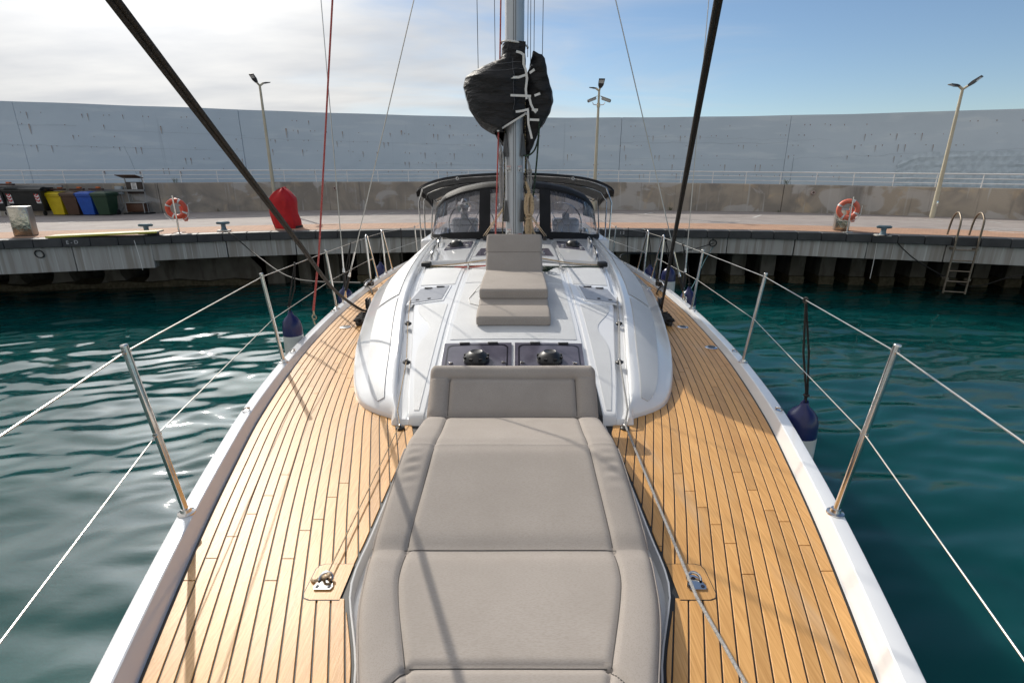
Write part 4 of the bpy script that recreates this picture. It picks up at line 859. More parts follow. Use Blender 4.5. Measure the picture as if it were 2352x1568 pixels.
# ---- black cover laced round the mast
cv = thing('mast_cover', 'black canvas sail cover laced round the mast with white webbing ties', 'sail cover', (0, MY, 3.1))
XL = [(3.31, -.17), (3.35, -.255), (3.41, -.355), (3.50, -.425), (3.55, -.455), (3.64, -.480), (3.74, -.503), (3.83, -.478), (3.86, -.43), (3.905, -.34), (3.955, -.225), (3.975, -.145), (4.03, -.128), (4.11, -.118)]
xl = lambda z: float(np.interp(z, [p[0] for p in XL], [p[1] for p in XL]))
def xf(z): return .105 if z > 3.485 else .105-(3.485-z)/.165*.29
rows = []; zs = list(np.linspace(3.325, 3.86, 46))+list(np.linspace(3.87, 4.11, 34))
for z in zs:
    a = xl(z); r = xf(z); f = max(0, min(1, (-a-.12)/.2)); pts = []
    key = [(r, -.155), (r*.6+a*.1, -.178), (min(-.03, r-.04) if z > 3.45 else r-.03, -.180-.02*f), (a*.45+.0, -.175-.03*f), (a*.78, -.13-.01*f), (a*.97, -.02), (a, .10), (a*.93, .35*f+.15), (a*.72, .9*f+.16), (a*.3, 1.1*f+.17)]
    key = sorted(key, key=lambda p: 0) 
    for i in range(len(key)-1):
        p0, p1, p2, p3 = key[max(0, i-1)], key[i], key[i+1], key[min(len(key)-1, i+2)]
        for k in range(7):
            t = k/7; c = [.5*((2*p1[d])+(-p0[d]+p2[d])*t+(2*p0[d]-5*p1[d]+4*p2[d]-p3[d])*t*t+(-p0[d]+3*p1[d]-3*p2[d]+p3[d])*t**3) for d in (0, 1)]
            s = (i*7+k)/63; wv = .05*f*(abs(math.sin(z*14.5+s*2.2+.9*math.sin(s*7)))-.5)*math.sin(math.pi*min(1, s*1.6))+.006*math.sin(z*55-s*17)+.014*f*math.sin(z*9-s*14)+.012*(1-f)*abs(math.sin(s*30+z*6)); pts.append((c[0]-wv*.3, MY+c[1]+wv*(.3+.7*min(1, s*2)), z+.012*math.sin(s*14)*f))
    rows.append(pts)
YB().grid(rows).build('cover_left', coverm, cv, ang=85)
thread = mat('pale_thread', (.16, .16, .17), .8); up_ = Vector((0, -.006, 0))
for path in ([rows[i][40] for i in range(6, 70)], [rows[i][12] for i in range(16, 60)], [rows[46][j] for j in range(2, 58)], [rows[54][j] for j in range(4, 30)]):
    YB().tube([Vector(p)+up_+(Vector((-.004, 0, 0)) if path is not None and p[0] < -.3 else Vector()) for p in path], .0016, 4).build('seam', thread, cv)
xr_ = spl([(3.09, .145), (3.2, .185), (3.34, .25), (3.46, .325), (3.58, .385), (3.66, .39), (3.8, .352), (3.92, .318), (4.0, .295), (4.03, .26)])
rows = []
for z in np.linspace(3.09, 4.03, 60):
    r = xr_(z); l = .115+.05*max(0, (z-3.8)/.23) if z > 3.3 else .105; f = min(1, (z-3.05)/.3); pts = []
    for s in np.linspace(0, 1, 40):
        A = math.pi*(1-s*1.3); x = (l+r)/2-(r-l)/2*math.cos(math.pi-A) if s < .77 else r-(s-.77)*.5*(r-l); y = -.03-.09*f*math.sin(math.pi*min(1, s*1.15))+max(0, s-.6)*1.6*f
        wv = .018*(abs(math.sin(z*13+s*5))-.5)+.006*math.sin(z*60-s*12); pts.append((x+wv*.5, MY+y+wv, z+.015*math.sin(s*9)))
    rows.append(pts)
YB().grid(rows).build('cover_right', coverm, cv, ang=85)
YB().tube([Vector(rows[i][24])+up_ for i in range(8, 58)], .0016, 4).build('seam', thread, cv)
def ribbon(pts, wd, y=MY-.215):
    P = [Vector((p[0]-.008*MY, 0, p[2])) for p in [V(a, c, y) for a, c in pts]]; P = [Vector((p.x, y+random.uniform(-.004, .004), p.z)) for p in P]; m = YB(); L_, R_ = [], []
    fine = []
    for i in range(len(P)-1): fine += [P[i].lerp(P[i+1], k/4) for k in range(4)]
    fine.append(P[-1])
    for i, p in enumerate(fine):
        d = (fine[min(i+1, len(fine)-1)]-fine[max(0, i-1)]).normalized(); s = Vector((-d.z, 0, d.x))*wd; L_.append(p+s+Vector((0, .004*math.sin(i*1.1), 0))); R_.append(p-s)
    m.grid([L_, R_]).grid([[p+Vector((0, .003, 0)) for p in L_], [p+Vector((0, .003, 0)) for p in R_]]); return m.build('tie', webbing, cv)
for pts in (((1186, 118), (1196, 121), (1205, 127)), ((1171, 178), (1192, 178), (1208, 172)), ((1173, 219), (1200, 220), (1220, 221)), ((1228, 220), (1241, 215)), ((1185, 257), (1200, 255), (1215, 251)), ((1222, 252), (1236, 253)), ((1217, 275), (1239, 276)), ((1217, 168), (1228, 160)),
            ((1203, 126), (1203, 148), (1208, 160), (1211, 180), (1208, 205), (1210, 228)), ((1216, 222), (1220, 240), (1226, 252), (1232, 259)), ((1213, 254), (1214, 285), (1219, 305), (1222, 319))): ribbon(pts, .0105)
hem = [(xf(z)-.0, MY-.185, z) for z in np.linspace(3.33, 3.49, 14)]+[(.12, MY-.17, 3.485)]
YB().tube(hem, .010, 6).build('hem', webbing, cv); YB().tube([(.11*math.cos(A)*1.15, MY-.02+.16*math.sin(A), 4.105-.02*math.cos(A)) for A in np.linspace(R(170), R(370), 24)], .009, 6).build('hem', webbing, cv)
# ---- ropes
def rope(name, label, pts, r, m, cat='rope', group=None, n=8, sub=True):
    P = [Vector(p) for p in pts]
    if sub and len(P) > 2:
        out = []
        for i in range(len(P)-1):
            p0, p1, p2, p3 = P[max(0, i-1)], P[i], P[i+1], P[min(len(P)-1, i+2)]
            for k in range(8):
                t = k/8; out.append(.5*((2*p1)+(-p0+p2)*t+(2*p0-5*p1+4*p2-p3)*t*t+(-p0+3*p1-3*p2+p3)*t**3))
        P = out+[P[-1]]
    o = YB().tube(P, r, n).build(name, m, None); return tag(o, label, cat, group) if label else o
def pair(name, label, pts, r, m):                      # two ropes lying together
    P = [Vector(p) for p in pts]; root = thing(name, label, 'rope', (0, 0, 0))
    for dx in (-1, 1): YB().tube([p+Vector((dx*r*.85, 0, dx*r*.5)) for p in P], r, 9).build('strand', m, root)
    return root
cl = Vector((-.08, -.45, 3.86))
def fine(P, n=8):
    P = [Vector(p) for p in P]; out = []
    for i in range(len(P)-1):
        p0, p1, p2, p3 = P[max(0, i-1)], P[i], P[i+1], P[min(len(P)-1, i+2)]
        for k in range(n):
            t = k/n; out.append(.5*((2*p1)+(-p0+p2)*t+(2*p0-5*p1+4*p2-p3)*t*t+(-p0+3*p1-3*p2+p3)*t**3))
    return out+[P[-1]]
La, Ld = yf(V(260, 0, 1.23)), yf(V(770, 668, 4.32))
pair('jib_sheet', 'thick black sheet slanting across the upper left to a deck block', [La+(La-Ld)*.2, La]+fine([La.lerp(Ld, .55), Ld, (-1.60, 5.38, zd(5.4)+.10), (-1.585, 5.55, zd(5.5)+.12)]), .0072, ropeblk)
Ra, Rc = yf(V(1650, 0, 1.66)), Vector((1.60, 5.52, zd(5.5)+.12))
pair('jib_sheet', 'straight black sheet rising from the car on the shaded right side deck', [Ra+(Ra-Rc)*.25, Ra, Rc], .0072, ropeblk)
for sg, lab in ((-1, 'tangled black line ends heaped at the block on the sunlit side deck'), (1, 'tangled black line ends heaped at the block on the shaded side deck')):
    m = YB(); pts = []
    for i in range(120): pts.append((sg*(1.57+.045*math.sin(i*.9)+.02*math.sin(i*.37)), 5.33-.0016*i+.07*math.sin(i*.53), zd(5.4)+.045+.035*abs(math.sin(i*.71))))
    m.tube(pts, .008, 6); tag(m.build('rope_tangle', ropeblk, None), lab, 'rope')
rb = yf(V(715, 757, 4.75))
red_l = thing('red_halyard', 'red and white flecked halyard clipped to the rail at the left', 'rope', (0, 0, 0))
tp = Vector((0, 5.6, 14.6)); A0 = Vector((-1.885, 4.77, 1.575))
YB().tube([A0+Vector((0, 0, .14)), A0.lerp(tp, .05), tp], [.011, .0085, .008], 8).build('line', ropered, red_l)
brass = mat('tarnished_steel', (.42, .36, .26), .3, 1)
YB().tube([A0+Vector((0, 0, .15)), A0+Vector((0, 0, .10))], [.007, .010], 8).torus(A0+Vector((0, 0, .075)), .022, .0065, (.3, 1, 0), 16, 7).torus(A0+Vector((-.004, -.003, .028)), .022, .005, (.9, .3, .3), 16, 7).build('snap_shackle', brass, red_l)
def mp3(x, y, Y): return yf(V(x, y, Y))
rope('red_halyard', 'red halyard running down close beside the mast', [mp3(1151, -60, 5.6), mp3(1149, 90, 5.6), mp3(1145, 300, 5.56), mp3(1141, 440, 5.5), mp3(1138, 548, 5.44)], .0075, ropered)
rope('green_halyard', 'dark green halyard hanging at the right of the mast below the cover', [mp3(1239, 278, 5.5), mp3(1236, 330, 5.5), mp3(1230, 400, 5.5), mp3(1222, 470, 5.52), mp3(1212, 530, 5.55)], .0085, ropegreen)
rope('green_rope_loop', 'slack dark green rope loop between the cover and the mast', [mp3(1199, 357, 5.58), mp3(1214, 357, 5.56), mp3(1228, 344, 5.54), mp3(1236, 318, 5.52), mp3(1239, 282, 5.5)], .0085, ropegreen)
rope('green_rope_coil', 'small dark green rope coil on the roof beside the lounger backrest', [(.30+.05*math.cos(i*.5)+.002*i, 5.46+.055*math.sin(i*.5), zr(5.45)+.012+.0012*i) for i in range(38)], .008, ropegreen, sub=False)
for lab, x, zt, zb, wd, m, y, nl, nm in (('thick beige rope coil hanging in a knot at the right of the mast', .148, 2.74, 2.30, .045, ropebeige, MY-.16, 6, 'rope_coil'), ('long grey rope coil hanging at the left of the mast', -.135, 3.15, 2.62, .028, ropegrey, MY-.07, 6, 'rope_coil'), ('short grey rope coil hanging high at the right of the mast', .152, 2.98, 2.76, .030, ropegrey, MY-.06, 4, 'rope_coil')):
    root = thing(nm, lab, 'rope coil', (0, 0, 0), None); h = zt-zb; r = .0105 if m is ropebeige else .006; zk = zb+h*(.46 if m is ropebeige else .72); b_ = YB()
    for i in range(nl):
        o = (i-(nl-1)/2)/nl; ww = wd*(.6+.25*random.random()); P = []
        for k in range(33):
            A = 2*math.pi*k/32; zz_ = zk+(zt-.06*h*random.random()*0-zk)*.5*(1+math.cos(A)) if False else zb+h*.5*(1+math.cos(A))
            pin_ = .30+.70*min(1, abs(zz_-zk)/(.16*h)); P.append((x+(ww*math.sin(A)*(.75+.35*math.cos(A*1))+o*wd*.8)*pin_, y-.012*i*.5+.008*math.sin(A*2+i), zz_+.012*h*math.sin(i*2.1)*(1 if math.cos(A) < 0 else .6)))
        b_.tube(P, r, 7)
    b_.build('loops', m, root); b2_ = YB(); 
    P = [(x+wd*.62*math.cos(i*.7), y-.012+.028*math.sin(i*.7), zk-.03+.0042*i) for i in range(20)]; b2_.tube(P, r, 7)
    b2_.tube([(x, y, zt-.02), (x-.012, y-.01, zt+.04), (x-.03, y+.0, zt+.12)], r, 7).tube([(x+.008, y, zt-.02), (x+.006, y-.012, zt+.03), (x-.02, y+.01, zt+.10)], r, 7)
    if m is ropebeige: b2_.tube([(x+.02, y-.01, zk), (x+.05, y-.01, zk-.14), (x+.085, y-.02, zb+.02)], r, 7)
    b2_.build('wrap', m, root)
lines_ = (('black flecked line running down the right face of the mast', [(.098, MY-.05, 4.0), (.110, MY-.07, 3.0), (.108, MY-.09, 2.5), (.10, MY-.08, 2.05)], .0065, ropemix), ('second dark line against the right face of the mast', [(.112, MY-.02, 3.9), (.122, MY-.03, 3.0), (.12, MY-.04, 2.1)], .005, ropeblk), ('dark line running down the left face of the mast to its foot', [(-.098, MY-.05, 3.5), (-.10, MY-.06, 2.9), (-.118, MY-.10, 2.5), (-.128, MY-.12, 2.05)], .0065, ropemix))
for lab, P, r, m in lines_: rope('mast_line', lab, P, r, m)
for sg, lab in ((-1, 'beige control line slanting from the mast to the left side of the spray hood'), (1, 'beige control line slanting from the mast to the right side of the spray hood')):
    root = thing('control_line', lab, 'rope', (0, 0, 0))
    for dx in (0, .03): YB().tube([(sg*(.10+dx*.3), MY+.1, 2.60), (sg*(.42+dx), 7.55, zr(7.6)+.09)], .0055, 7).build('strand', ropebeige, root)
    YB().box((sg*.43, 7.58, zr(7.6)+.07), (.05, .07, .10), None, .012).build('turning_block', blackpl, root)
# lines led across the roof from the mast foot to the sides
def across(sg, ya, yb, z0, m, r=.006, x1=1.0, wob=.01): return [(sg*(.10+(x1-.10)*t), ya+(yb-ya)*t+wob*math.sin(t*7), rz(.1+(x1-.1)*t, ya+(yb-ya)*t)+r+.003+z0*(1-t)**2) for t in np.linspace(0, 1, 16)]
for sg, ya, yb, z0, m, lab, x1 in ((-1, 5.74, 5.86, .10, ropebeige, 'beige line led across the left half of the roof', .99), (-1, 5.62, 5.80, .03, ropemix, 'black and yellow flecked line lying across the left half of the roof', .97), (-1, 5.58, 5.72, .06, ropered, 'red line led across the left half of the roof', .66), (1, 5.76, 5.90, .12, ropebeige, 'beige line led across the right half of the roof', .99), (1, 5.70, 5.85, .08, ropegrey, 'grey flecked line led across the right half of the roof', .98), (1, 5.58, 5.82, .02, ropegreen, 'dark green line lying across the right half of the roof', .98)):
    tag(YB().tube(across(sg, ya, yb, z0, m, x1=x1), .0075, 7).build('deck_line', m, None), lab, 'rope')
for sg in (-1, 1):
    YB().box((sg*.985, 5.84, zr(5.84)+.004), (.10, .12, .05), None, .01).build('rope_exit', blk, roof)
    YB().box((sg*.50, 5.66, zr(5.66)+.02), (.025, .05, .03), None, .006).build('line_guide', steel, roof)
# the two lines through the fairleads to the foredeck
b1 = lambda sg, y: Vector(bz[(sg, y)])+Vector((0, .004, .016))
gl_ = [(-.93, 4.6, rz(.93, 4.6)+.02), b1(-1, 4.03), b1(-1, 3.45), (-.70, 2.9, zr(2.9)+.015), (-.672, 2.82, zd(2.8)+.025), (-.684, 1.60, zd(1.6)+.022)]
rope('tack_line', 'thin beige line from the left fairleads to the pad eye on the teak', gl_, .0032, ropebeige, sub=False)
rope('line_tail', 'frayed beige knot and tail tied to the left pad eye', [(-.684, 1.60, 1.52), (-.672, 1.585, 1.527), (-.688, 1.578, 1.522), (-.70, 1.59, 1.515), (-.725, 1.575, 1.508), (-.74, 1.585, 1.506)], .0055, ropebeige)
e1, e2 = yf(G(1600, 1370, 1.527)), yf(G(1712, 1568, 1.532))
gr_ = [(.93, 4.6, rz(.93, 4.6)+.02), b1(1, 4.03), b1(1, 3.45), (.70, 2.9, zr(2.9)+.018), (.672, 2.82, zd(2.8)+.026), e1, e2, e2+(e2-e1)*1.5]
rope('furling_line', 'light grey braided line from the right fairleads along the foredeck', gr_, .0062, ropegrey, sub=False)
# ---- fenders
def fender(label, x, y, ztop, r, ln, hang, m_cap=navy, sq=1.0):
    t = thing('fender', label, 'fender', (x+.008*y, y, ztop))
    MB().lathe([(.0, .0), (r*.22, 0), (r*.30, -.028), (r*.62, -.055), (r*.86, -.09), (r*.97, -.14), (r, -.215)], (0, 0, 0), 26).build('cap', m_cap, t, local=True)
    MB().lathe([(r*1.0, -.215), (r*1.01, -.24), (r*1.01, -ln+.2), (r, -ln+.16), (r*.6, -ln+.05), (0, -ln)], (0, 0, 0), 26).build('body', fwhite, t, local=True)
    MB().torus((0, 0, -.005), r*.16, .008, (0, 1, 0), 14, 6).build('eye', m_cap, t, local=True)
    if hang:
        h = Vector(hang)-Vector((x, y, ztop)); h.x += .008*0
        MB().tube([(0, -.004, 0), (.004, 0, .06), h*.5+Vector((.02, 0, 0)), h], .0062, 7).tube([(0, .004, 0), (-.006, 0, .07), h*.5+Vector((-.012, 0, 0)), h], .0062, 7).torus(h, .014, .007, (1, .3, 0), 12, 6).torus((0, 0, .045), .012, .007, (0, 0, 1), 12, 6).build('lanyard', ropeblk, t, local=True)
    return t
FG = 'fenders hung along both sides of the yacht'
def wire_at(P, Y):
    for a, c in zip(P, P[1:]):
        a, c = Vector(a), Vector(c)
        if a.y <= Y <= c.y: return a.lerp(c, (Y-a.y)/(c.y-a.y))
for lab, sg, Y, zt, r, up in (('navy capped white fender hanging nearest on the right beyond the rail', 1, 2.92, 1.62, .098, up_right), ('navy capped fender on the left behind the red halyard shackle', -1, 4.62, 1.74, .088, up_left), ('navy fender cap showing beside the left shroud turnbuckles', -1, 6.62, 1.56, .10, up_left), ('navy fender behind the right shroud turnbuckles', 1, 6.42, 1.58, .10, up_right)):
    fender(lab, sg*(hb(Y)+r+.012), Y, zt, r, .78, wire_at(up, Y)+Vector((sg*(-.0), 0, .0)))
fender('fender standing by the left gate stanchions', -2.19, 8.5, 1.55, .10, .78, (-2.09, 8.3, 2.02)); fender('fender standing by the right gate stanchions', 2.19, 8.45, 1.52, .10, .78, (2.09, 8.3, 2.02))
fender('dark navy fender lying up against the rail beside the right mooring cleat', 2.18, 7.35, 1.70, .10, .6, (2.10, 7.36, 2.05), navy)
rope('fender_lanyard', 'black line hanging from the left guard wire aft of the gates', [(-2.04, 9.5, 2.0), (-2.045, 9.5, 1.75), (-2.05, 9.5, 1.4)], .009, ropeblk)
rope('fender_lanyard', 'black line hanging from the right guard wire aft of the gates', [(2.04, 9.6, 2.0), (2.045, 9.6, 1.75), (2.05, 9.55, 1.4)], .009, ropeblk)
# ================================================================ THINGS ON THE QUAY
cream = mat('cream_post_paint', (.50, .46, .35), .5, col2=(.42, .38, .28), scale=3)
lampgrey = mat('dark_lamp_housing', (.03, .03, .032), .5); glassl = mat('lamp_glass', (.45, .46, .45), .2)
def lamp(label, base, top, heads):
    t = thing('lamp_post', label, 'lamp post', base); h = top-base.z
    MB().tube([(0, 0, 0), (0, 0, h*.35), (0, 0, h)], [.075, .058, .038], 14).build('post', cream, t, local=True); MB().box((0, -.083, .45), (.06, .012, .16), None, .004).build('service_door', steel, t, local=True)
    for (dx, dy, tilt, s) in heads:
        d = Vector((dx, dy, 0)).normalized(); rot = Vector((0, 1, 0)).rotation_difference(d).to_matrix() @ Matrix.Rotation(tilt, 3, 'X')
        c = Vector((0, 0, h))+d*.12+Vector((0, 0, .06)); m = MB().tube([(0, 0, h-.03), tuple(c)], .035, 10); m.build('arm', cream, t, local=True)
        o = MB().add([c+rot @ Vector(p)*s for p in ((-.09, 0, -.04), (.09, 0, -.04), (.17, .18, -.05), (.19, .56, -.02), (-.19, .56, -.02), (-.17, .18, -.05), (-.08, 0, .05), (.08, 0, .05), (.15, .2, .06), (.18, .56, .02), (-.18, .56, .02), (-.15, .2, .06))], [(0, 1, 2, 5), (2, 3, 4, 5), (6, 7, 8, 11), (8, 9, 10, 11), (0, 1, 7, 6), (1, 2, 8, 7), (2, 3, 9, 8), (3, 4, 10, 9), (4, 5, 11, 10), (5, 0, 6, 11)]).build('lamp_head', lampgrey, t, local=True, ang=20)
        MB().add([c+rot @ Vector(p)*s for p in ((-.14, .30, -.045), (.14, .30, -.045), (.15, .50, -.033), (-.15, .50, -.033))], [(0, 1, 2, 3)]).build('lens', glassl, t, local=True, smooth=False)
    return t
lx = V(628, 430, 20.0).x
lamp('cream lamp post rising behind the red cover at the left', Vector((lx, 20.0, QZ)), V(606, 195, 20.0).z, [(-.35, -.9, R(50), .55), (.8, .6, R(10), .42)])
mid = lamp('lamp post with two security cameras right of the mast cover', Vector((V(1367, 405, 20.4).x, 20.4, QZ)), V(1374, 207, 20.4).z, [(.1, -1, R(52), .58), (-.8, .3, R(8), .42)])
rl = Vector((V(2140, 500, 17.3).x, 17.3, QZ)); lamp('cream lamp post at the far right behind the ladder', rl, V(2220, 203, 17.3).z, [(.65, -.75, R(40), .64), (-.9, .1, R(12), .5)])
camz = V(1372, 242, 20.4).z-QZ; camm = mat('camera_housing', (.40, .40, .38), .5)
for sg in (-1, 1):
    MB().tube([(0, 0, camz), (sg*.18, -.02, camz+.02), (sg*.22, -.04, camz+.09)], .014, 8).build('camera_bracket', steel, mid, local=True)
    rot = Matrix.Rotation(sg*R(22), 3, 'Y') @ Matrix.Rotation(-sg*R(24), 3, 'Z')
    o = MB().box((sg*.25, -.06, camz+.17), (.34, .10, .09), rot, .02).box((sg*.24, -.06, camz+.225), (.40, .13, .015), rot, .004).build('security_camera', camm, mid, local=True); MB().lathe([(.035, 0), (.03, .01), (0, .01)], Vector((sg*.25, -.06, camz+.17))+rot @ Vector((sg*.172, 0, 0)), 12, rot @ Vector((sg, 0, 0))).build('camera_lens', lampgrey, o, local=True)
MB().lathe([(.06, -.07), (.06, .07)], (0, 0, camz), 12).build('clamp', brass, mid, local=True)
# ---- bins
def binmat(n, c, c2): return mat(n, c, .45, col2=c2, scale=5)
def wheelie(label, x, col, col2, nm):
    m = binmat(nm, col, col2); t = thing('wheelie_bin', label, 'bin', (x, 18.45, QZ), 'wheeled bins in a row along the low wall'); hw, h = .25, .74
    MB().add([(-.19, -.18, .03), (.19, -.18, .03), (.19, .2, .03), (-.19, .2, .03), (-hw, -.27, h-.08), (hw, -.27, h-.08), (hw, .26, h-.08), (-hw, .26, h-.08)], [(0, 1, 2, 3), (0, 1, 5, 4), (1, 2, 6, 5), (2, 3, 7, 6), (3, 0, 4, 7), (4, 5, 6, 7)]).box((0, 0, h-.085), (hw*2+.05, .60, .05), None, .012).build('body', m, t, local=True, ang=25)
    MB().add([(-hw-.035, -.32, h-.055), (hw+.035, -.32, h-.055), (hw+.035, .30, h-.055), (-hw-.035, .30, h-.055), (-hw-.02, -.30, h-.005), (hw+.02, -.30, h-.005), (hw+.02, .28, h+.005), (-hw-.02, .28, h+.005), (-.14, -.2, h+.045), (.14, -.2, h+.045), (.14, .2, h+.045), (-.14, .2, h+.045)], [(0, 1, 5, 4), (1, 2, 6, 5), (2, 3, 7, 6), (3, 0, 4, 7), (4, 5, 9, 8), (5, 6, 10, 9), (6, 7, 11, 10), (7, 4, 8, 11), (8, 9, 10, 11)]).build('lid', m, t, local=True, ang=20)
    for sg in (-1, 1): MB().lathe([(.08, -.025), (.09, -.015), (.09, .015), (.08, .025)], (sg*.2, .22, .09), 16, (1, 0, 0)).build('wheel', rubber, t, local=True)
for lab, px_, c, c2, nm in (('yellow wheelie bin beside the black dumpster', 147, (.62, .47, .008), (.55, .40, .006), 'yellow_plastic'), ('brown wheelie bin between the yellow and blue bins', 181, (.085, .045, .028), (.07, .036, .022), 'brown_plastic'), ('blue wheelie bin between the brown and green bins', 215, (.012, .085, .42), (.01, .07, .36), 'blue_plastic'), ('dark green wheelie bin at the right end of the bin row', 250, (.018, .055, .028), (.014, .045, .022), 'green_plastic')):
    wheelie(lab, G(px_, 494, QZ).x*18.45/G(px_, 494, QZ).y, c, c2, nm)
dumpm = mat('black_bin_plastic', (.012, .014, .014), .42, col2=(.02, .022, .022), scale=6); chev = mat('red_reflective', (.50, .012, .015), .5)
for lab, px_ in (('black four wheeled dumpster with chevron stickers beside the yellow bin', 88), ('black four wheeled dumpster cut off by the left edge', 2)):
    x = G(px_, 494, QZ).x*18.4/G(px_, 494, QZ).y; t = thing('dumpster', lab, 'dumpster', (x, 18.4, QZ), None); h = .93
    MB().add([(-.52, -.3, .16), (.52, -.3, .16), (.52, .4, .16), (-.52, .4, .16), (-.64, -.42, h-.1), (.64, -.42, h-.1), (.64, .45, h-.1), (-.64, .45, h-.1)], [(0, 1, 2, 3), (0, 1, 5, 4), (1, 2, 6, 5), (2, 3, 7, 6), (3, 0, 4, 7), (4, 5, 6, 7)]).box((0, 0, h-.11), (1.36, .94, .06), None, .015).build('body', dumpm, t, local=True, ang=25)
    rows = [[(sx*.69, y, h-.07+.10*math.sqrt(max(0, 1-((y-.02)/.52)**2))) for sx in (-1, 1)] for y in np.linspace(-.5, .54, 14)]
    MB().grid(rows).add([r[0] for r in rows], [tuple(range(14))]).add([r[1] for r in rows], [tuple(range(14))]).box((0, -.40, h-.03), (.34, .05, .035), None, .01).build('lid', dumpm, t, local=True)
    for sx in (-.45, .45):
        for sy in (-.22, .32): MB().lathe([(.07, -.02), (.08, 0), (.07, .02)], (sx, sy, .08), 14, (1, 0, 0)).box((sx, sy, .15), (.05, .05, .06)).build('castor', rubber, t, local=True)
    for sx in (-.46, .46):
        y0 = -.39; o = MB().box((sx, y0+.012, .56), (.15, .012, .30), Matrix.Rotation(R(8.5), 3, 'X'), .003).build('reflective_plate', wht, t, local=True)
        for k in range(3):
            z = .45+.095*k; rr = Matrix.Rotation(R(8.5), 3, 'X'); P = [Vector((sx, y0+.003, .56))+rr @ Vector(p) for p in ((-.07, -.003, z-.56+.05), (0, -.003, z-.56), (.07, -.003, z-.56+.05), (.07, -.003, z-.56+.095), (0, -.003, z-.56+.045), (-.07, -.003, z-.56+.095))]
            MB().add(P, [(0, 1, 4, 5), (1, 2, 3, 4)]).build('chevron', chev, o, local=False if False else True, smooth=False)
flap = mat('brown_flap', (.06, .025, .018), .6); orange = mat('orange_clip', (.55, .12, .02), .5)
rk = thing('bin_rack', 'grey bar with brown flaps and orange clips behind the bins', 'rack', (-14.5, 19.1, QZ))
for (xa, xb, z) in ((-17.5, -14.95, .96), (-14.75, -12.75, .80)):
    MB().box(((xa+xb)/2, WY((xa+xb)/2)-.12, QZ+z), (xb-xa, .06, .07)).build('bar', mat('galvanised', (.22, .23, .24), .5, .6) if 'galvanised' not in bpy.data.materials else bpy.data.materials['galvanised'], rk)
for px_, z in ((10, 1.0), (85, 1.0), (140, .83), (174, .83), (208, .83), (242, .83)):
    x = G(px_, 494, QZ).x*18.9/G(px_, 494, QZ).y; o = MB().box((x+.1, WY(x)-.22, QZ+z+.02), (.46, .12, .05), None, .008).build('flap', flap, rk); MB().box((x+.18, WY(x)-.22, QZ+z+.075), (.12, .1, .05), None, .012).build('clip', orange, o)
# ---- notice stand, meter boxes
brown = mat('brown_panel', (.075, .03, .014), .55); frame = mat('pale_metal_frame', (.36, .36, .35), .5, .3); boxg = mat('grey_enamel', (.30, .34, .37), .5)
nx_ = V(322, 490, 19.0).x; nb = thing('notice_stand', 'brown notice stand with a sheltering roof and a brown cabinet below', 'notice board', (nx_, 19.0, QZ))
H = lambda y: V(322, y, 19.0).z-QZ
for sx in (-.30, .30): MB().tube([(sx, .02, 0), (sx, .02, H(415)), (sx*.97, -.02, H(407))], .018, 8).build('leg', frame, nb, local=True)
MB().box((0, .0, (H(418)+H(445))/2), (.56, .03, H(418)-H(445)), None, .004).build('board', mat('dark_board', (.025, .014, .01), .5), nb, local=True)
MB().box((-.03, -.13, H(405.5)), (.70, .42, .025), Matrix.Rotation(R(-14), 3, 'X'), .006).build('roof', brown, nb, local=True)
o = MB().box((.0, -.021, (H(420)+H(436))/2), (.19, .006, H(420)-H(436))).build('paper_notice', wht, nb, local=True)
for k in range(5): MB().box((.0, -.0255, H(423)-.042*k), (.13 if k else .09, .002, .014)).build('printed_line', blkp, o, local=True)
MB().box((0, -.05, H(465)), (.78, .36, .025), None, .006).build('shelf', frame, nb, local=True)
MB().box((0, -.05, (H(467)+.05)/2+.02), (.60, .28, H(467)-.08), None, .008).build('cabinet', brown, nb, local=True)
for sx in (-.31, .31): MB().tube([(sx, -.20, .03), (sx, -.20, H(466))], .014, 7).build('corner_post', frame, nb, local=True)
MB().box((0, -.02, .025), (.8, .5, .05), None, .008).build('base', rubber, nb, local=True)
q_ = on_curve(WY, 277, 437); bx_, by_ = q_.x, q_.y; eb = thing('meter_box', 'larger grey meter box with conduits on the low wall', 'electric box', (bx_, by_-.06, q_.z)); MB().box((0, 0, 0), (.24, .11, .27), None, .012).box((0, -.06, 0), (.20, .012, .23), None, .004).build('box', boxg, eb, local=True)
MB().tube([(-.06, 0, -.13), (-.05, .02, -.45), (.10, .02, -.62), (.5, .02, -.64)], .012, 6).tube([(.04, 0, -.13), (.05, .02, -.40), (.25, .02, -.56), (.5, .02, -.58)], .012, 6).tube([(-.35, .03, .0), (-.28, .02, -.1), (-.26, .02, -.5), (-.10, .02, -.72), (.02, .02, -.55)], .014, 6).build('conduit', frame, eb, local=True)
q_ = on_curve(WY, 297, 433); bx2 = q_.x; eb2 = thing('meter_box', 'small dark faced meter box next to the notice stand', 'electric box', (bx2, WY(bx2)-.05, q_.z)); MB().box((0, 0, 0), (.19, .09, .15), None, .01).build('box', boxg, eb2, local=True); MB().box((0, -.048, .0), (.13, .006, .10), None, .002).build('window', lampgrey, eb2, local=True); MB().tube([(-.02, .02, -.07), (0, .02, -.6)], .011, 6).tube([(.03, .02, -.07), (.07, .02, -.6)], .011, 6).build('conduit', frame, eb2, local=True)
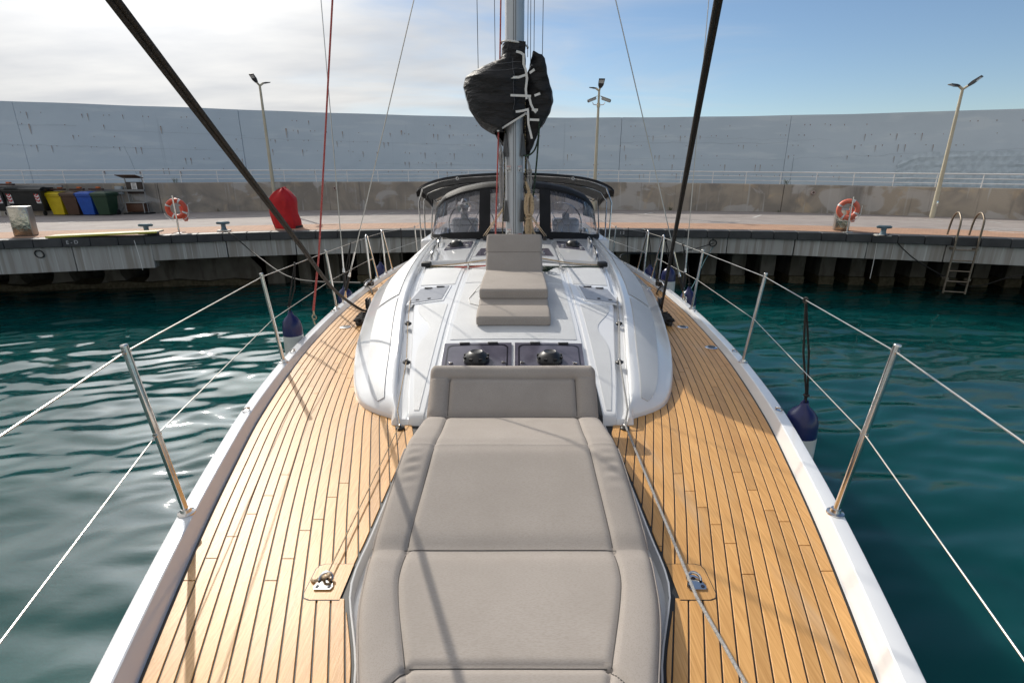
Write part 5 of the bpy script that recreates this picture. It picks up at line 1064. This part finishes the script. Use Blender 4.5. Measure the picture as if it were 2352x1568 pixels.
# ---- lifebuoys on posts
buoym = mat('orange_lifebuoy', (.62, .085, .04), .45, col2=(.55, .07, .035), scale=4); buoyp = mat('faded_lifebuoy', (.66, .16, .10), .5, col2=(.60, .13, .08), scale=4); tape = mat('reflective_tape', (.62, .63, .63), .35); throw = mat('throw_bag', (.58, .10, .06), .7, col2=(.62, .28, .22), scale=8)
def buoy(lab, lab2, px0, py0, cx_, cy_, rad, m, tilt, hpx):
    b0 = G(px0, py0, QZ); y = b0.y; top = V(hpx[0], hpx[1], y).z; t = thing('lifebuoy_post', lab2, 'post', b0)
    MB().tube([(0, 0, 0), (0, 0, top-QZ)], .021, 10).build('pole', steel, t, local=True); MB().box((0, 0, .008), (.2, .2, .016), None, .004).build('base_plate', steel, t, local=True)
    c = V(cx_, cy_, y+.10); L = thing('lifebuoy', lab, 'lifebuoy', c, 'lifebuoys on quay posts', tilt)
    MB().torus((0, 0, 0), rad-.055, .056, (0, 1, 0), 40, 14).build('ring', m, L, local=True)
    for a in (20, 110, 200, 290): A = R(a); MB().torus((0, 0, 0), rad-.055, .0585, (0, 1, 0), 5, 14, A, A+.20).build('tape', tape, L, local=True)
    pts = [((rad+.02+.03*abs(math.sin(2*A)))*math.cos(A), -.03, (rad+.02+.03*abs(math.sin(2*A)))*math.sin(A)) for A in np.linspace(R(-160), R(20), 40)]; MB().tube(pts, .007, 6).build('grab_line', webbing, L, local=True)
    MB().tube([(.06, .08, .06), (.10, .09, -.10), (.14, .07, -.24), (.15, .06, -.30)], [.03, .055, .06, .035], 10).build('throw_bag', throw, L, local=True)
buoy('bright orange lifebuoy on a steel post at the left of the quay', 'steel post carrying the left lifebuoy', 412, 535, 405, 479.5, .245, buoym, R(12), (397.5, 449))
buoy('faded orange lifebuoy at the right of the quay by the steel pedestal', 'steel post carrying the faded right lifebuoy', 1944.5, 533.5, 1948, 481, .250, buoyp, R(-28), (1960, 452))
# ---- bollards, pedestals
bolm = mat('blue_grey_iron', (.10, .16, .20), .55, col2=(.07, .12, .15), scale=8); plate = mat('pale_base_plate', (.38, .37, .34), .7)
def bollard(lab, px_, py_):
    p = G(px_, py_, QZ+.012); yaw = math.atan2(EY(p.x+.1)-EY(p.x-.1), .2); t = thing('bollard', lab, 'bollard', p, 'mooring bollards on the quay edge', yaw)
    MB().box((0, 0, .006), (.30, .24, .03), None, .008).build('base_plate', plate, t, local=True)
    MB().lathe([(.085, .02), (.06, .05), (.052, .10), (.055, .15), (.075, .175)], (0, 0, 0), 18).build('column', bolm, t, local=True)
    MB().tube([(-.15, 0, .188), (-.12, 0, .195), (0, 0, .19), (.12, 0, .195), (.15, 0, .188)], [.022, .034, .04, .034, .022], 12).build('horn', bolm, t, local=True); return t
bollard('bollard beside the yellow edged plank, without a rope', 338, 536); bollard('bollard left of the red cover with a black mooring line', 515, 530); bollard('bollard between the right pedestal and the ladder', 2027, 541)
mir = mat('brushed_stainless', (.50, .46, .38), .12, 1, col2=(.34, .31, .25), scale=9, bump=1, bscale=16); plain = mat('satin_stainless', (.36, .345, .32), .4, 1)
def pedestal(lab, px_, py_, wd, h, dp, yaw):
    p = G(px_, py_, QZ+.004); t = thing('service_pedestal', lab, 'service pedestal', p, None, yaw); MB().box((0, 0, h/2), (wd, dp, h), None, .02, 3).build('casing', plain, t, local=True); MB().box((0, -dp/2-.004, h/2), (wd-.05, .012, h-.05), None, .004).build('front_panel', mir, t, local=True)
pedestal('polished steel pedestal at the left edge end of the yellow edged plank', 62, 541, .37, .66, .32, R(24)); pedestal('polished steel pedestal behind the faded lifebuoy', 1930, 529, .32, .52, .28, R(-22))
# ---- yellow edged plank, red cover, ladder
pk = thing('gangway_plank', 'long pale gangway plank with yellow edges lying along the quay edge', 'gangplank', G(200, 545, QZ)); yel = mat('yellow_edging', (.50, .46, .07), .6); pbd = mat('pale_board', (.62, .56, .42), .7, col2=(.55, .48, .36), scale=5, stretch=(1, 8, 8))
pa, pb_ = G(95, 545.5, QZ+.03), G(352, 533.5, QZ+.09); d = (pb_-pa); rz_ = Matrix.Rotation(math.atan2(d.y, d.x), 3, 'Z') @ Matrix.Rotation(-math.atan2(d.z, math.hypot(d.x, d.y)), 3, 'Y'); cpk = (pa+pb_)/2+Vector((.02, .22, 0))
MB().box(cpk, (d.length, .38, .035), rz_, .004).build('board', pbd, pk)
for sy in (-.2, .2): MB().box(cpk+rz_ @ Vector((0, sy, 0)), (d.length, .02, .042), rz_, .004).build('edge', yel, pk)
MB().box(pb_+Vector((-.15, .22, -.07)), (.08, .3, .09)).build('chock', rubber, pk)
redc = mat('red_canvas', (.50, .006, .010), .7, col2=(.42, .004, .008), scale=6, bump=.25, bscale=120)
rc = thing('covered_outboard', 'tall object wrapped in a bright red fabric cover near the quay edge', 'covered machine', G(660, 524, QZ)); yb_ = rc.location.y+.1; rows = []
sil = [(525, 640, 688), (515, 634, 688.5), (505, 630, 687), (490, 624.5, 682), (478, 622, 680), (465, 620.5, 679), (456, 621, 676.5), (448, 626, 670), (441, 632, 664), (435, 642, 658), (431.5, 649, 654), (430.5, 651, 652.5)]
for k, (y_, xa, xb) in enumerate(sil):
    A_, B_ = V(xa, y_, yb_), V(xb, y_, yb_); cx_, hw = (A_.x+B_.x)/2, (B_.x-A_.x)/2; dp = min(.34, .10+hw*.75)
    rows.append([(cx_+hw*math.copysign(abs(math.cos(t))**.75, math.cos(t))*(1+.03*math.sin(t*7+k*.5)), yb_+dp*math.copysign(abs(math.sin(t))**.75, math.sin(t))+.03*math.sin(t*5+k*.6)+.018*math.sin(t*9-k), A_.z+.012*math.sin(t*3+k)) for t in [2*math.pi*j/30 for j in range(30)]])
MB().grid(rows, wrap=True).add(rows[-1], [tuple(range(30))]).build('cover', redc, rc, ang=50)
MB().lathe([(.10, -.05), (.115, 0), (.10, .05)], (V(640, 518, yb_).x, yb_-.10, QZ+.10), 18, (1, .2, 0)).box((V(668, 520, yb_).x, yb_, QZ+.03), (.5, .4, .06), None, .01).build('trolley', rubber, rc)
ld = thing('quay_ladder', 'steel ladder with two hoop handrails down the quay face at the right', 'ladder', G(2222, 548, QZ)); n_ = nrm(EY, ld.location.x); tg = Vector((n_.y, -n_.x, 0)); lsteel = mat('brown_shaded_steel', (.26, .22, .175), .5, .7, col2=(.18, .145, .11), scale=9)  # brownish steel, with the ladder's shade also put into its colour
def edge_at(px):                                       # the point of the quay edge seen at a given column
    lo, hi = -20.0, 20.0
    for _ in range(50):
        m = (lo+hi)/2; d = EY(m)*cP-(QZ-CZ)*sP
        if 1176+F*(m-CX)/d < px: lo = m
        else: hi = m
    return Vector((lo, EY(lo), QZ))
cq = edge_at(2222); n_ = nrm(EY, cq.x); tg = Vector((n_.y, -n_.x, 0))
for s in (-.21, .21):
    p = cq+tg*s-n_*.05; P = [p+Vector((0, 0, -1.28)), p+Vector((0, 0, -.05)), p+Vector((0, 0, .32)), p+n_*.06+Vector((0, 0, .44)), p+n_*.20+Vector((0, 0, .53)), p+n_*.36+Vector((0, 0, .50)), p+n_*.47+Vector((0, 0, .38)), p+n_*.52+Vector((0, 0, .2)), p+n_*.55]
    MB().tube(fine(P, 4), .021, 10).build('side_rail', lsteel, ld)
    for z in (-.26, -.95): MB().box(p+n_*.06+Vector((0, 0, z)), (.05, .14, .05)).build('bracket', lsteel, ld)
for k in range(5): MB().tube([cq-tg*.21-n_*.05+Vector((0, 0, -.28-.24*k)), cq+tg*.21-n_*.05+Vector((0, 0, -.28-.24*k))], .014, 8).build('rung', lsteel, ld)
# ---- mooring rings and lines
iron = mat('black_iron', (.02, .02, .02), .6)
for lab, (px_, py_), Yr in (('iron mooring ring on the concrete panel at the far left', (92, 583), None), ('iron mooring ring holding a black rope right of the yacht', (1637, 558), None)):
    x = V(px_, py_, 12.5).x; y = EY(x)
    for _ in range(4): x = V(px_, py_, y).x; y = EY(x)
    y += .06; p = V(px_, py_, y); t = thing('mooring_ring', lab, 'mooring ring', p, None, math.atan2(EY(p.x+.1)-EY(p.x-.1), .2)); MB().torus((0, -.03, 0), .085, .013, (.1, 1, .2), 26, 8).build('ring', iron, t, local=True); MB().lathe([(.03, 0), (.025, .04)], (0, .03, .085), 10, (0, -1, 0)).build('bolt', iron, t, local=True)
    ringp = p
def wrope(name, label, pts, r, m, cat='rope'):
    return tag(MB().tube(fine(pts), r, 7).build(name, m, None), label, cat)
bl = G(517, 529, QZ+.12)
wrope('mooring_line', 'black mooring line from the bollard down to the left side of the yacht', [bl+Vector((-.06, .03, -.02)), bl+Vector((0, -.07, -.01)), bl+Vector((.35, -.4, -.05)), Vector((-5.6, 11.6, 1.18)), Vector((-4.0, 9.5, 1.10)), Vector((-2.06, 7.1, 1.50))], .014, ropeblk, 'mooring line')
br = G(2029, 540, QZ+.10); q2 = V(2115, 604, edge_at(2115).y-.03); q3 = V(2200, 650, edge_at(2200).y+.1); q4 = V(2255, 655, edge_at(2255).y); q5 = V(2352, 631, edge_at(2352).y-.2)
wrope('mooring_line', 'black mooring line from the right bollard sagging along the quay past the ladder', [br+Vector((-.05, .04, -.02)), br+Vector((.0, -.09, .0)), V(2046, 541, edge_at(2046).y-.03), V(2078, 575, edge_at(2078).y-.04), q2, q3, q4, q5, q5+Vector((1.2, -1, .3))], .013, ropeblk, 'mooring line')
wrope('mooring_line', 'black mooring line from the quay ring to the right quarter of the yacht', [ringp+Vector((0, -.06, 0)), V(1600, 570, 12.7), V(1540, 582, 11.6), Vector((2.3, 10.4, 1.42)), Vector((2.0, 9.6, 1.45))], .012, ropeblk, 'mooring line')
thinb = mat('thin_blue_line', (.06, .16, .18), .7)
wrope('thin_line', 'thin bluish line drooping from the quay ring towards the right shrouds', [ringp+Vector((0, -.05, -.1)), V(1618, 600, 12.6), V(1600, 640, 10.5), V(1583, 670, 8.5), Vector((2.15, 6.3, 1.52))], .007, thinb)
for lab, (xa, ya), (xb, yb), Yo in (('thin pale string hanging down the quay front left of the lifebuoy post', (308, 552), (328, 620), 0), ('thin pale string hanging down the quay front near the right bollard', (2015, 552), (1998, 640), 0)):
    x = V(xa, ya, 12.2).x; y = EY(x)-.03; p, q = V(xa, ya, y), V(xb, yb, y-.05); wrope('hanging_string', lab, [p, (p+q)/2+Vector((.01, 0, 0)), q], .006, webbing)
# ---- weeds growing out of the walls
leaf = mat('weed_leaves', (.055, .085, .025), .7, col2=(.09, .12, .04), scale=9); dry = mat('dry_weed', (.10, .075, .035), .8)
def weed(lab, p, h, n, m):
    mb = MB()
    for i in range(n):
        A = random.uniform(0, 6.28); l = h*random.uniform(.5, 1); d = Vector((math.cos(A)*.45, math.sin(A)*.45, 1)).normalized(); b0 = p+Vector((random.uniform(-.5, .5)*h*.7, random.uniform(-.03, .03), 0))
        for k in range(4):
            c = b0+d*l*(k+1)/4; s = Vector((math.cos(A+k*1.7), math.sin(A+k*1.7), .4)).normalized()*h*.18; t_ = Vector((-s.y, s.x, 0))*.35; mb.add([c, c+s*.5+t_, c+s, c+s*.5-t_], [(0, 1, 2, 3)])
        mb.tube([b0, b0+d*l], .003, 3)
    tag(mb.build('weed', m, None, smooth=False), lab, 'weed')
def on_low(px_, top=True, py_=None):
    x = on_curve(WY, px_, 425).x
    return Vector((x, WY(x)+.08 if top else WY(x)-.03, wtop(x) if top else QZ))
weed('green weed growing on the low wall right of the yacht', on_low(1807), .22, 16, leaf); weed('green weed growing on the low wall above the left lifebuoy', on_low(401), .20, 14, leaf); weed('tiny weed on the low wall left of the spray hood', on_low(744), .10, 7, dry)
weed('dry weed at the wall foot between the left lifebuoy and the red cover', on_low(493, False), .13, 10, dry); weed('low dark weed at the foot of the wall right of the spray hood', on_low(1544, False), .14, 12, leaf); weed('low weed at the foot of the wall near the wall joint at the right', on_low(1797, False), .09, 9, leaf)
